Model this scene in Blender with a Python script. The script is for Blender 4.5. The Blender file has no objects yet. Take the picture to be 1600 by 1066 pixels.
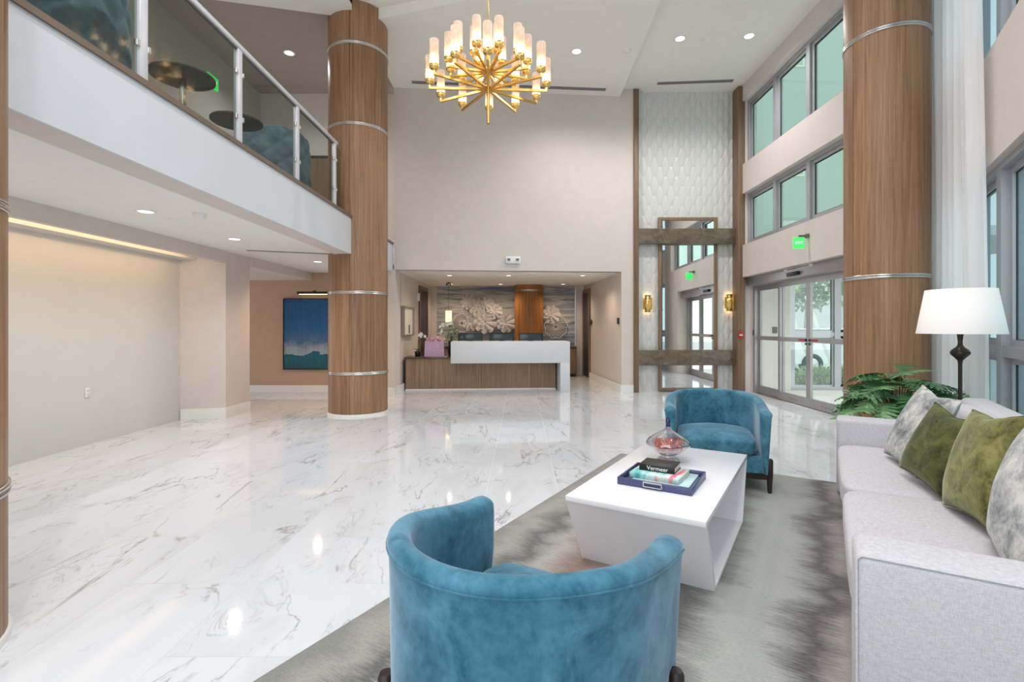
import bpy, bmesh, math, random
from mathutils import Vector, Matrix
random.seed(7)
sc = bpy.context.scene
C = sc.collection
R = math.radians

# ------------------------------------------------------------------ camera
F_PX, CX, HZ, H = 788.0, 815.0, 511.0, 1.40
cd = bpy.data.cameras.new('camera'); cam = bpy.data.objects.new('camera', cd); C.objects.link(cam)
cd.sensor_fit = 'HORIZONTAL'; cd.sensor_width = 36.0
cd.lens = 36.0 * F_PX / 1600.0
cd.shift_x = -(CX - 800.0) / 1600.0
cd.shift_y = (HZ - 533.0) / 1600.0
cd.clip_start = 0.05; cd.clip_end = 300
cam.location = (0, 0, H); cam.rotation_euler = (math.pi / 2, 0, 0)
sc.camera = cam

# ------------------------------------------------------------------ sky and exposure
w = bpy.data.worlds.new('overcast_sky'); sc.world = w; w.use_nodes = True
bg = w.node_tree.nodes['Background']
bg.inputs[0].default_value = (0.90, 0.95, 1.0, 1); bg.inputs[1].default_value = 3.0
sc.view_settings.view_transform = 'Standard'
sc.view_settings.look = 'None'
sc.view_settings.exposure = -0.45
sc.view_settings.gamma = 1.0
sc.view_settings.use_curve_mapping = False
DOWNLIGHT_W = 205.0

# ------------------------------------------------------------------ materials
def srgb(r, g, b):
    f = lambda c: (c / 255 / 12.92) if c / 255 <= 0.04045 else ((c / 255 + 0.055) / 1.055) ** 2.4
    return (f(r), f(g), f(b), 1.0)

class NT:
    def __init__(s, name):
        s.m = bpy.data.materials.new(name); s.m.use_nodes = True
        s.t = s.m.node_tree; s.p = s.t.nodes['Principled BSDF']; s.out = s.t.nodes['Material Output']
    def n(s, typ, **kw):
        x = s.t.nodes.new(typ)
        for k, v in kw.items():
            if hasattr(x, k): setattr(x, k, v)
            else: x.inputs[k.replace('_', ' ')].default_value = v
        return x
    def l(s, a, b): s.t.links.new(a, b)
    def coords(s, kind='Object', scale=(1, 1, 1), rot=(0, 0, 0), loc=(0, 0, 0)):
        tc = s.n('ShaderNodeTexCoord'); mp = s.n('ShaderNodeMapping')
        mp.inputs['Scale'].default_value = scale; mp.inputs['Rotation'].default_value = rot
        mp.inputs['Location'].default_value = loc
        s.l(tc.outputs[kind], mp.inputs['Vector']); return mp.outputs[0]
    def noise(s, vec, scale, detail=4, rough=0.5, dist=0.0):
        x = s.n('ShaderNodeTexNoise'); x.inputs['Scale'].default_value = scale
        x.inputs['Detail'].default_value = detail; x.inputs['Roughness'].default_value = rough
        x.inputs['Distortion'].default_value = dist
        s.l(vec, x.inputs['Vector']); return x.outputs['Fac']
    def ramp(s, fac, stops, interp='LINEAR'):
        x = s.n('ShaderNodeValToRGB'); cr = x.color_ramp; cr.interpolation = interp
        while len(cr.elements) < len(stops): cr.elements.new(0.5)
        for e, (p, c) in zip(cr.elements, stops):
            e.position = p; e.color = c if len(c) == 4 else (*c, 1)
        s.l(fac, x.inputs[0]); return x.outputs[0]
    def math(s, op, a, b=None, c=None):
        x = s.n('ShaderNodeMath', operation=op)
        for i, v in enumerate((a, b, c)):
            if v is None: continue
            if isinstance(v, (int, float)): x.inputs[i].default_value = v
            else: s.l(v, x.inputs[i])
        return x.outputs[0]
    def mix(s, fac, a, b, mode='MIX'):
        x = s.n('ShaderNodeMix', data_type='RGBA', blend_type=mode)
        for sock, v in ((x.inputs[0], fac), (x.inputs[6], a), (x.inputs[7], b)):
            if isinstance(v, (int, float)): sock.default_value = v
            elif isinstance(v, tuple): sock.default_value = v
            else: s.l(v, sock)
        return x.outputs[2]
    def bump(s, h, strength=0.2, dist=0.01):
        x = s.n('ShaderNodeBump'); x.inputs['Strength'].default_value = strength
        x.inputs['Distance'].default_value = dist
        s.l(h, x.inputs['Height']); s.l(x.outputs[0], s.p.inputs['Normal'])
    def base(s, col, rough=0.5, metal=0.0, spec=0.5):
        if isinstance(col, tuple): s.p.inputs['Base Color'].default_value = col
        else: s.l(col, s.p.inputs['Base Color'])
        s.p.inputs['Roughness'].default_value = rough; s.p.inputs['Metallic'].default_value = metal
        s.p.inputs['Specular IOR Level'].default_value = spec

MT = {}
def plain(name, col, rough=0.5, metal=0.0, spec=0.5, var=0.04, vscale=6.0, bump=0.0, bscale=200.0):
    a = NT(name)
    v = a.coords('Object')
    nz = a.noise(v, vscale, 3)
    lo = tuple(c * (1 - var) for c in col[:3]) + (1,); hi = tuple(min(1, c * (1 + var)) for c in col[:3]) + (1,)
    a.base(a.ramp(nz, [(0.3, lo), (0.7, hi)]), rough, metal, spec)
    if bump: a.bump(a.noise(v, bscale, 2), bump, 0.004)
    MT[name] = a.m; return a.m
def emit(name, col, strength):
    a = NT(name); a.p.inputs['Base Color'].default_value = col
    a.p.inputs['Emission Color'].default_value = col; a.p.inputs['Emission Strength'].default_value = strength
    MT[name] = a.m; return a.m
def glass(name, tint, refl=1.0, rough=0.0):
    a = NT(name); a.t.nodes.remove(a.p)
    tr = a.n('ShaderNodeBsdfTransparent'); tr.inputs[0].default_value = tint
    gl = a.n('ShaderNodeBsdfGlossy'); gl.inputs['Roughness'].default_value = rough
    lw = a.n('ShaderNodeLayerWeight'); lw.inputs[0].default_value = 0.35
    fac = a.math('MULTIPLY_ADD', a.math('POWER', lw.outputs['Facing'], 4.0), 0.7 * refl, 0.05 * refl)
    mx = a.n('ShaderNodeMixShader'); a.l(fac, mx.inputs[0]); a.l(tr.outputs[0], mx.inputs[1]); a.l(gl.outputs[0], mx.inputs[2])
    a.l(mx.outputs[0], a.out.inputs['Surface'])
    MT[name] = a.m; return a.m

plain('wall_greige', srgb(214, 204, 198), 0.75, var=0.02, bump=0.08, bscale=350)
plain('wall_tan', srgb(190, 160, 136), 0.75, var=0.03)
plain('wall_white', srgb(214, 210, 205), 0.6, var=0.015)
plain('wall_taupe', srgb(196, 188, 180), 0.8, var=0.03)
plain('ceiling_white', srgb(238, 236, 230), 0.8, var=0.015)
plain('ceiling_shaded', srgb(172, 160, 153), 0.85, var=0.03)  # ceiling tone darkened to stand in for weak balcony light
plain('trim_white', srgb(236, 234, 230), 0.4, var=0.01)
plain('fascia_white', srgb(210, 213, 219), 0.45, var=0.01)
plain('door_grey', srgb(166, 162, 162), 0.35, 0.5, var=0.03)
plain('frame_grey', srgb(172, 172, 176), 0.35, 0.35, var=0.03)
plain('gasket', srgb(25, 30, 30), 0.6)
plain('satin_metal', srgb(205, 203, 200), 0.22, 1.0, var=0.02)
plain('post_white', srgb(216, 216, 222), 0.3, 0.2, var=0.02)
plain('brown_trim', srgb(120, 104, 90), 0.45, 0.2)
plain('black', srgb(22, 22, 24), 0.45)
plain('dark_wood', srgb(46, 34, 30), 0.4, var=0.2, vscale=14)
plain('slot_grey', srgb(110, 108, 106), 0.6)
plain('plastic_white', srgb(235, 235, 232), 0.4, var=0.01)
plain('solid_surface', srgb(212, 216, 221), 0.28, var=0.01)
plain('table_white', srgb(240, 239, 243), 0.18, var=0.01)
plain('counter_dark', srgb(84, 74, 66), 0.2, var=0.15, vscale=30)
plain('table_dark', srgb(72, 66, 60), 0.65, var=0.1)
plain('navy', srgb(74, 80, 122), 0.3, var=0.05)
plain('paper', srgb(232, 228, 218), 0.8)
plain('red', srgb(176, 32, 34), 0.4)
plain('flower_paper', srgb(218, 210, 208), 0.85, var=0.05, vscale=40)
plain('asphalt', srgb(196, 198, 196), 0.9, var=0.06)
plain('car_white', srgb(236, 238, 242), 0.25)
plain('car_glass', srgb(56, 66, 70), 0.1)
plain('rubber', srgb(40, 66, 74), 0.6)
plain('bark', srgb(150, 140, 124), 0.9, var=0.2, vscale=20)
plain('bleached_pole', srgb(226, 222, 214), 0.8)
plain('building_mint', srgb(190, 194, 192), 0.9, var=0.02, vscale=0.4)
plain('pot_grey', srgb(120, 116, 112), 0.7)
plain('brass', (0.83, 0.58, 0.20, 1), 0.24, 1.0, var=0.05)
plain('pink_bag', srgb(206, 170, 200), 0.6, var=0.12, vscale=30)
plain('tissue_pink', srgb(236, 190, 204), 0.8, var=0.1, vscale=40)
plain('petal_white', srgb(246, 243, 238), 0.6)
plain('petal_red', srgb(238, 78, 34), 0.5, var=0.25, vscale=40)
plain('stem_green', srgb(62, 84, 40), 0.6)
plain('shade_linen', srgb(250, 246, 242), 0.85, var=0.01)
plain('bronze', srgb(70, 62, 56), 0.3, 0.7)
glass('glass_clear', (0.93, 0.97, 0.95, 1))
glass('glass_mint', (0.68, 0.80, 0.74, 1))
glass('glass_pale', (0.58, 0.69, 0.70, 1))
glass('glass_smoke', (0.76, 0.80, 0.77, 1), 0.45)
glass('glass_vase', (0.86, 0.89, 0.93, 1), 6.0)
glass('glass_blue', (0.10, 0.34, 0.62, 1), 2.0)
emit('lens', (1.0, 0.95, 0.86, 1), 3.2)
emit('lens_warm', (1.0, 0.84, 0.62, 1), 4.0)
emit('bulb', (1.0, 0.74, 0.40, 1), 26.0)
emit('led_soft', (1.0, 0.70, 0.36, 1), 7.0)
emit('led_warm', (1.0, 0.72, 0.40, 1), 18.0)
emit('sign_green', srgb(70, 232, 110), 1.1)
emit('sign_white', srgb(235, 255, 240), 1.4)

def mirror_mat():
    a = NT('mirror'); a.base((0.86, 0.88, 0.87, 1), 0.01, 1.0); MT['mirror'] = a.m
mirror_mat()

def wood(name, dark, light, red=None, zs=0.9, xs=34):
    a = NT(name)
    v = a.coords('Object', (xs, xs, zs))
    g1 = a.noise(v, 1.0, 5, 0.6, 0.2)
    v2 = a.coords('Object', (xs * 4.5, xs * 4.5, zs * 3))
    g2 = a.noise(v2, 1.0, 3, 0.6)
    f = a.math('ADD', a.math('MULTIPLY', g1, 0.62), a.math('MULTIPLY', g2, 0.38))
    oi = a.n('ShaderNodeObjectInfo')
    f = a.math('ADD', f, a.math('MULTIPLY_ADD', oi.outputs['Random'], 0.10, -0.05))
    a.base(a.ramp(f, [(0.32, dark), (0.5, tuple((x + y) / 2 for x, y in zip(dark, light))), (0.68, light)]), 0.42, 0, 0.4)
    a.bump(f, 0.08, 0.003)
    MT[name] = a.m
wood('oak', srgb(112, 80, 56), srgb(172, 134, 102))
wood('oak_warm', srgb(128, 78, 38), srgb(184, 126, 70))
wood('desk_wood', srgb(122, 96, 76), srgb(176, 148, 122))
wood('walnut', srgb(100, 78, 60), srgb(152, 124, 100))
wood('trim_wood', srgb(104, 82, 64), srgb(146, 120, 96), xs=24)

def velvet(name, dark, light, tint, nz=5.0):
    a = NT(name)
    v = a.coords('Object')
    n1 = a.noise(v, nz, 4, 0.6, 0.8); n2 = a.noise(v, nz * 7, 3, 0.6)
    f = a.math('ADD', a.math('MULTIPLY', n1, 0.75), a.math('MULTIPLY', n2, 0.25))
    a.base(a.ramp(f, [(0.34, dark), (0.62, light)]), 0.75, 0, 0.25)
    a.p.inputs['Sheen Weight'].default_value = 0.55; a.p.inputs['Sheen Roughness'].default_value = 0.35
    a.p.inputs['Sheen Tint'].default_value = tint
    a.bump(a.noise(v, 320, 2), 0.12, 0.002)
    MT[name] = a.m
velvet('teal_velvet', srgb(30, 86, 108), srgb(86, 138, 160), (0.70, 0.80, 0.95, 1))
velvet('slate_velvet', srgb(78, 98, 114), srgb(116, 136, 150), (0.6, 0.75, 0.9, 1))
velvet('moss_velvet', srgb(34, 42, 18), srgb(98, 100, 54), (0.8, 0.84, 0.6, 1), 8)
velvet('olive_velvet', srgb(60, 64, 26), srgb(142, 138, 84), (0.88, 0.88, 0.62, 1), 8)

def linen():
    a = NT('linen'); v = a.coords('Object', (1, 1, 1))
    wv = a.noise(a.coords('Object', (420, 420, 60)), 1, 2); wh = a.noise(a.coords('Object', (60, 60, 420)), 1, 2)
    f = a.math('MULTIPLY', a.math('ADD', wv, wh), 0.5)
    a.base(a.ramp(f, [(0.3, srgb(180, 177, 183)), (0.7, srgb(214, 212, 217))]), 0.9, 0, 0.2)
    a.p.inputs['Sheen Weight'].default_value = 0.15
    a.bump(f, 0.25, 0.002); MT['linen'] = a.m
linen()
def hide_grey():
    a = NT('grey_hide'); v = a.coords('Object', (1, 2.2, 1), (0, 0, 0.5))
    f = a.noise(v, 8, 7, 0.72, 0.25)
    a.base(a.ramp(f, [(0.36, srgb(92, 98, 100)), (0.5, srgb(164, 166, 165)), (0.62, srgb(208, 206, 201))]), 0.8, 0, 0.2)
    a.p.inputs['Sheen Weight'].default_value = 0.3; MT['grey_hide'] = a.m
hide_grey()

def marble():
    a = NT('marble_tile')
    tc = a.n('ShaderNodeTexCoord'); oi = a.n('ShaderNodeObjectInfo')
    off = a.n('ShaderNodeCombineXYZ')
    a.l(a.math('MULTIPLY', oi.outputs['Random'], 37.0), off.inputs[0])
    a.l(a.math('MULTIPLY', oi.outputs['Random'], 91.0), off.inputs[1])
    add = a.n('ShaderNodeVectorMath', operation='ADD'); a.l(tc.outputs['Object'], add.inputs[0]); a.l(off.outputs[0], add.inputs[1])
    mp = a.n('ShaderNodeMapping'); mp.inputs['Rotation'].default_value = (0, 0, R(28)); mp.inputs['Scale'].default_value = (2.1, 0.8, 1)
    a.l(add.outputs[0], mp.inputs['Vector']); v = mp.outputs[0]
    def vein(scale, dist, width, det):
        f = a.noise(v, scale, det, 0.55, dist)
        d = a.math('ABSOLUTE', a.math('SUBTRACT', f, 0.5))
        return a.ramp(d, [(0.0, (1, 1, 1, 1)), (width, (0.25, 0.25, 0.25, 1)), (width * 2.4, (0, 0, 0, 1))])
    v1 = vein(0.9, 1.3, 0.010, 6); v2 = vein(2.3, 1.6, 0.008, 5)
    msk = a.ramp(a.noise(v, 1.1, 2), [(0.42, (0, 0, 0, 1)), (0.62, (1, 1, 1, 1))])
    msk2 = a.ramp(a.noise(v, 1.7, 2, 0.5, 0.4), [(0.50, (0, 0, 0, 1)), (0.66, (1, 1, 1, 1))])
    vv = a.math('ADD', a.math('MULTIPLY', v1, msk), a.math('MULTIPLY', a.math('MULTIPLY', v2, msk2), 0.7))
    cloud = a.ramp(a.noise(v, 0.9, 5, 0.6, 0.8), [(0.50, (0, 0, 0, 1)), (0.74, (1, 1, 1, 1))])
    col = a.mix(a.math('MULTIPLY', cloud, 0.38), srgb(216, 219, 224), srgb(182, 184, 187))
    vc = a.n('ShaderNodeClamp'); a.l(vv, vc.inputs[0])
    col = a.mix(a.math('MULTIPLY', vc.outputs[0], 0.75), col, srgb(138, 132, 126))
    a.base(col, 0.06, 0, 0.5)
    MT['marble_tile'] = a.m
marble()
plain('grout', srgb(226, 225, 224), 0.8)

def rug_mat():
    a = NT('rug_pile')
    tc = a.n('ShaderNodeTexCoord'); sp = a.n('ShaderNodeSeparateXYZ'); a.l(tc.outputs['Object'], sp.inputs[0])
    jag = a.noise(a.coords('Object', (9.0, 80, 1)), 1, 4, 0.7)
    mid = a.noise(a.coords('Object', (2.2, 4.5, 1)), 1, 4, 0.6)
    slow = a.noise(a.coords('Object', (0.5, 1.3, 1)), 1, 3)
    u = a.math('ADD', sp.outputs[0], a.math('MULTIPLY_ADD', jag, 0.26, -0.13))
    u = a.math('ADD', u, a.math('MULTIPLY_ADD', mid, 0.40, -0.20))
    u = a.math('ADD', u, a.math('MULTIPLY_ADD', slow, 0.40, -0.20))
    f = a.math('MULTIPLY_ADD', u, 1 / 2.9, 0.5)
    g = srgb
    col = a.ramp(f, [(0.0, g(132, 132, 127)), (0.05, g(157, 156, 149)), (0.115, g(96, 96, 93)), (0.17, g(165, 163, 158)),
                     (0.235, g(136, 111, 101)), (0.30, g(165, 151, 145)), (0.38, g(155, 153, 148)), (0.45, g(89, 88, 86)), (0.53, g(165, 167, 161)), (0.60, g(159, 161, 157)),
                     (0.66, g(83, 80, 80)), (0.715, g(157, 149, 145)), (0.78, g(132, 118, 112)), (0.86, g(141, 128, 122)), (1.0, g(136, 123, 118))])
    fine = a.noise(a.coords('Object', (55, 240, 1)), 1, 3, 0.6)
    col = a.mix(0.35, col, a.ramp(fine, [(0.3, (0.28, 0.28, 0.28, 1)), (0.7, (0.72, 0.72, 0.72, 1))]), 'OVERLAY')
    a.base(col, 0.95, 0, 0.1); a.p.inputs['Sheen Weight'].default_value = 0.2
    a.bump(fine, 0.3, 0.004); MT['rug_pile'] = a.m
rug_mat()

def stripes_wall():
    a = NT('slate_wallpaper')
    f = a.noise(a.coords('Object', (0.35, 1, 4.6)), 1, 5, 0.6, 0.3)
    a.base(a.ramp(f, [(0.30, srgb(88, 98, 110)), (0.42, srgb(146, 150, 156)), (0.49, srgb(206, 200, 192)), (0.56, srgb(128, 136, 146)), (0.66, srgb(184, 184, 184)), (0.75, srgb(108, 116, 126))]), 0.5)
    MT['slate_wallpaper'] = a.m
stripes_wall()
def seascape():
    a = NT('seascape_paint'); tc = a.n('ShaderNodeTexCoord'); sp = a.n('ShaderNodeSeparateXYZ'); a.l(tc.outputs['Generated'], sp.inputs[0])
    nz = a.noise(a.coords('Object', (1.5, 1, 2.5)), 1.6, 6, 0.6, 0.6)
    f = a.math('ADD', sp.outputs[2], a.math('MULTIPLY_ADD', nz, 0.30, -0.15))
    g = srgb
    col = a.ramp(f, [(0.0, g(20, 84, 96)), (0.17, g(16, 96, 112)), (0.215, g(10, 82, 104)), (0.225, g(150, 166, 172)), (0.31, g(142, 152, 166)), (0.40, g(66, 104, 142)), (0.62, g(20, 92, 146)), (1.0, g(16, 74, 124))])
    st = a.noise(a.coords('Object', (22, 1, 1.4)), 1, 4)
    col = a.mix(0.35, col, a.ramp(st, [(0.3, (0.3, 0.3, 0.3, 1)), (0.7, (0.7, 0.7, 0.7, 1))]), 'OVERLAY')
    a.base(col, 0.5); MT['seascape_paint'] = a.m
seascape()
def stone():
    a = NT('brown_stone'); v = a.coords('Object', (1, 1, 1.6))
    f = a.noise(v, 6, 6, 0.65, 0.8); d = a.math('ABSOLUTE', a.math('SUBTRACT', a.noise(v, 2.5, 4, 0.5, 1.5), 0.5))
    col = a.ramp(f, [(0.3, srgb(82, 70, 58)), (0.7, srgb(122, 108, 92))])
    col = a.mix(a.ramp(d, [(0, (0.22, 0.22, 0.22, 1)), (0.012, (0, 0, 0, 1))]), col, srgb(166, 154, 136))
    a.base(col, 0.25); MT['brown_stone'] = a.m
stone()
def tubeglass():
    a = NT('ribbed_glass_tube'); a.t.nodes.remove(a.p)
    tr = a.n('ShaderNodeBsdfTransparent'); tr.inputs[0].default_value = (0.95, 0.90, 0.86, 1)
    tl = a.n('ShaderNodeBsdfTranslucent'); tl.inputs[0].default_value = (1, 0.92, 0.86, 1)
    df = a.n('ShaderNodeBsdfDiffuse'); df.inputs[0].default_value = (0.95, 0.88, 0.84, 1)
    m1 = a.n('ShaderNodeMixShader'); m1.inputs[0].default_value = 0.25
    a.l(tl.outputs[0], m1.inputs[1]); a.l(df.outputs[0], m1.inputs[2])
    m2 = a.n('ShaderNodeMixShader')
    a.l(a.ramp(a.noise(a.coords('Object', (60, 60, 8)), 1, 2), [(0.3, (0.35, 0.35, 0.35, 1)), (0.7, (0.7, 0.7, 0.7, 1))]), m2.inputs[0])
    a.l(tr.outputs[0], m2.inputs[1]); a.l(m1.outputs[0], m2.inputs[2])
    a.l(m2.outputs[0], a.out.inputs['Surface']); MT['ribbed_glass_tube'] = a.m
tubeglass()
def curtain_mat():
    a = NT('sheer_curtain'); a.t.nodes.remove(a.p)
    tl = a.n('ShaderNodeBsdfTranslucent'); tl.inputs[0].default_value = (0.95, 0.95, 0.95, 1)
    df = a.n('ShaderNodeBsdfDiffuse'); df.inputs[0].default_value = (0.93, 0.93, 0.93, 1)
    tr = a.n('ShaderNodeBsdfTransparent')
    m1 = a.n('ShaderNodeMixShader'); m1.inputs[0].default_value = 0.6
    a.l(tl.outputs[0], m1.inputs[1]); a.l(df.outputs[0], m1.inputs[2])
    m2 = a.n('ShaderNodeMixShader')
    a.l(a.ramp(a.noise(a.coords('Object', (30, 30, 1)), 1, 3), [(0, (0.80, 0.80, 0.80, 1)), (1, (0.96, 0.96, 0.96, 1))]), m2.inputs[0])
    a.l(tr.outputs[0], m2.inputs[1]); a.l(m1.outputs[0], m2.inputs[2])
    a.l(m2.outputs[0], a.out.inputs['Surface']); MT['sheer_curtain'] = a.m
curtain_mat()
def shade_glow(name, col, em):
    a = NT(name); a.base(col, 0.9); a.p.inputs['Emission Color'].default_value = (1, 0.80, 0.52, 1)
    a.p.inputs['Emission Strength'].default_value = em; MT[name] = a.m
shade_glow('pendant_shade', srgb(252, 232, 190), 1.6)
def leafmat(name, lo, hi):
    a = NT(name); v = a.coords('Object')
    oi = a.n('ShaderNodeObjectInfo')
    f = a.math('ADD', a.math('MULTIPLY', a.noise(v, 9, 3), 0.7), a.math('MULTIPLY', oi.outputs['Random'], 0.3))
    a.base(a.ramp(f, [(0.3, lo), (0.75, hi)]), 0.4, 0, 0.45); MT[name] = a.m
leafmat('leaf_dark', srgb(44, 100, 58), srgb(140, 186, 128))
leafmat('leaf_hedge', srgb(84, 124, 50), srgb(150, 188, 96))
leafmat('leaf_tree', srgb(74, 110, 60), srgb(170, 190, 120))
def cover_art():
    a = NT('book_cover_pastel'); f = a.noise(a.coords('Object', (14, 3, 3)), 1, 3, 0.6, 0.5)
    g = srgb
    a.base(a.ramp(f, [(0.28, g(36, 116, 150)), (0.42, g(120, 206, 200)), (0.52, g(214, 226, 228)), (0.60, g(226, 190, 170)), (0.70, g(222, 84, 140))]), 0.35)
    MT['book_cover_pastel'] = a.m
cover_art()
plain('book_pale', srgb(196, 222, 224), 0.4, var=0.1, vscale=20)

# ------------------------------------------------------------------ mesh helpers
class MB:
    """collects shapes; build() links them as ONE mesh object"""
    def __init__(s): s.v = []; s.f = []; s.sm = []
    def add(s, vs, fs, smooth=False):
        o = len(s.v); s.v += [tuple(p) for p in vs]; s.f += [tuple(i + o for i in f) for f in fs]; s.sm += [smooth] * len(fs); return s
    def box(s, x0, x1, y0, y1, z0, z1):
        vs = [(x, y, z) for z in (z0, z1) for y in (y0, y1) for x in (x0, x1)]
        return s.add(vs, [(0, 2, 3, 1), (4, 5, 7, 6), (0, 1, 5, 4), (2, 6, 7, 3), (0, 4, 6, 2), (1, 3, 7, 5)])
    def bevbox(s, x0, x1, y0, y1, z0, z1, r=0.02, seg=3):
        bm = bmesh.new(); bmesh.ops.create_cube(bm, size=1.0)
        bmesh.ops.scale(bm, vec=(x1 - x0, y1 - y0, z1 - z0), verts=bm.verts)
        bmesh.ops.translate(bm, vec=((x0 + x1) / 2, (y0 + y1) / 2, (z0 + z1) / 2), verts=bm.verts)
        bmesh.ops.bevel(bm, geom=bm.edges[:], offset=r, segments=seg, profile=0.5, affect='EDGES')
        s.frombm(bm, True); return s
    def frombm(s, bm, smooth=False):
        bm.verts.ensure_lookup_table(); bm.verts.index_update()
        s.add([v.co[:] for v in bm.verts], [[v.index for v in f.verts] for f in bm.faces], smooth); bm.free(); return s
    def prism(s, pts, z0, z1):
        n = len(pts); a = sum(pts[i][0] * pts[(i + 1) % n][1] - pts[(i + 1) % n][0] * pts[i][1] for i in range(n))
        if a < 0: pts = pts[::-1]
        vs = [(x, y, z0) for x, y in pts] + [(x, y, z1) for x, y in pts]
        fs = [tuple(range(n))[::-1], tuple(range(n, 2 * n))] + [(i, (i + 1) % n, n + (i + 1) % n, n + i) for i in range(n)]
        return s.add(vs, fs)
    def wall(s, p, q, t, z0, z1):
        """upright slab from p to q, thickness t to the left of the direction p->q"""
        d = Vector((q[0] - p[0], q[1] - p[1])).normalized(); n = Vector((-d.y, d.x)) * t
        return s.prism([p, q, (q[0] + n.x, q[1] + n.y), (p[0] + n.x, p[1] + n.y)], z0, z1)
    def cyl(s, c, r, z0, z1, n=24, r1=None):
        r1 = r if r1 is None else r1
        vs = [(c[0] + rr * math.cos(2 * math.pi * i / n), c[1] + rr * math.sin(2 * math.pi * i / n), z) for rr, z in ((r, z0), (r1, z1)) for i in range(n)]
        s.add(vs, [(i, (i + 1) % n, n + (i + 1) % n, n + i) for i in range(n)], True)
        return s.add(vs, [tuple(range(n))[::-1], tuple(range(n, 2 * n))])
    def lathe(s, prof, c=(0, 0), n=32, cap=True):
        vs = [(c[0] + r * math.cos(2 * math.pi * i / n), c[1] + r * math.sin(2 * math.pi * i / n), z) for r, z in prof for i in range(n)]
        fs = [(k * n + i, k * n + (i + 1) % n, (k + 1) * n + (i + 1) % n, (k + 1) * n + i) for k in range(len(prof) - 1) for i in range(n)]
        s.add(vs, fs, True)
        if cap:
            s.add([vs[i] for i in range(n)], [tuple(range(n))[::-1]]); s.add([vs[-n + i] for i in range(n)], [tuple(range(n))])
        return s
    def bar(s, p, q, wd, ht, up=(0, 0, 1)):
        p = Vector(p); q = Vector(q); d = (q - p).normalized(); u = Vector(up)
        if abs(d.dot(u)) > 0.99: u = Vector((0, 1, 0))
        a = d.cross(u).normalized() * wd / 2; b = a.cross(d).normalized() * ht / 2
        vs = [p - a - b, p + a - b, p + a + b, p - a + b, q - a - b, q + a - b, q + a + b, q - a + b]
        return s.add(vs, [(0, 1, 2, 3), (4, 7, 6, 5), (0, 4, 5, 1), (1, 5, 6, 2), (2, 6, 7, 3), (3, 7, 4, 0)])
    def tube(s, pts, r, n=10, closed=False, radii=None):
        pts = [Vector(p) for p in pts]; m = len(pts); rings = []; prev = None
        for i, p in enumerate(pts):
            if closed: d = pts[(i + 1) % m] - pts[i - 1]
            else: d = pts[min(i + 1, m - 1)] - pts[max(i - 1, 0)]
            d.normalize()
            u = prev if prev is not None else (Vector((0, 0, 1)) if abs(d.z) < 0.9 else Vector((1, 0, 0)))
            a = d.cross(u).normalized(); b = a.cross(d).normalized(); prev = b
            rr = radii[i] if radii else r
            rings.append([p + (a * math.cos(t) + b * math.sin(t)) * rr for t in (2 * math.pi * k / n for k in range(n))])
        vs = [q for ring in rings for q in ring]; fs = []
        for i in range(m if closed else m - 1):
            j = (i + 1) % m
            fs += [(i * n + k, j * n + k, j * n + (k + 1) % n, i * n + (k + 1) % n) for k in range(n)]
        s.add(vs, fs, True)
        if not closed:
            s.add(rings[0], [tuple(range(n))]); s.add(rings[-1], [tuple(range(n))[::-1]])
        return s
    def mesh(s, name, mat):
        me = bpy.data.meshes.new(name); me.from_pydata(s.v, [], s.f); me.update()
        me.polygons.foreach_set('use_smooth', s.sm)
        me.materials.append(MT[mat] if isinstance(mat, str) else mat)
        bm = bmesh.new(); bm.from_mesh(me); bmesh.ops.recalc_face_normals(bm, faces=bm.faces); bm.to_mesh(me); bm.free()
        return me
    def build(s, name, mat, parent=None):
        return link(name, s.mesh(name, mat), parent)
def link(name, data, parent=None, loc=None, rot=None):
    o = bpy.data.objects.new(name, data); C.objects.link(o); o.parent = parent
    if loc is not None: o.location = loc
    if rot is not None: o.rotation_euler = rot
    return o
def tag(o, label, cat=None, group=None, kind=None):
    o['label'] = label
    if cat: o['category'] = cat
    if group: o['group'] = group
    if kind: o['kind'] = kind
    return o
def thing(name, label, cat, loc=(0, 0, 0), rz=0.0, group=None, kind=None):
    o = link(name, None, None, loc, (0, 0, rz)); o.empty_display_size = 0.1
    return tag(o, label, cat, group, kind)
def struct(name, mb, mat, label, cat):
    return tag(mb.build(name, mat), label, cat, None, 'structure')
def box(*a): return MB().box(*a)
def copy_tree(o, parent=None):
    c = o.copy(); C.objects.link(c); c.parent = parent
    for ch in list(o.children):
        copy_tree(ch, c)
    return c
def text(name, body, size, mat, parent, loc, rot, extrude=0.001, align='CENTER', spacing=1.0):
    cu = bpy.data.curves.new(name, 'FONT'); cu.body = body; cu.size = size; cu.extrude = extrude
    cu.align_x = align; cu.align_y = 'CENTER'; cu.space_character = spacing
    t = bpy.data.objects.new(name, cu); C.objects.link(t)
    dg = bpy.context.evaluated_depsgraph_get(); me = bpy.data.meshes.new_from_object(t.evaluated_get(dg))
    bpy.data.objects.remove(t); bpy.data.curves.remove(cu)
    me.materials.clear(); me.materials.append(MT[mat])
    return link(name, me, parent, loc, rot)

# seating axes: u runs towards the window wall, w along it away from the camera
T0 = Vector((0.958, 3.283)); UA = -R(31.0)
UX = Vector((math.cos(UA), math.sin(UA))); WX = Vector((-math.sin(UA), math.cos(UA)))
def S(u, wv): return tuple(T0 + UX * u + WX * wv)

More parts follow.
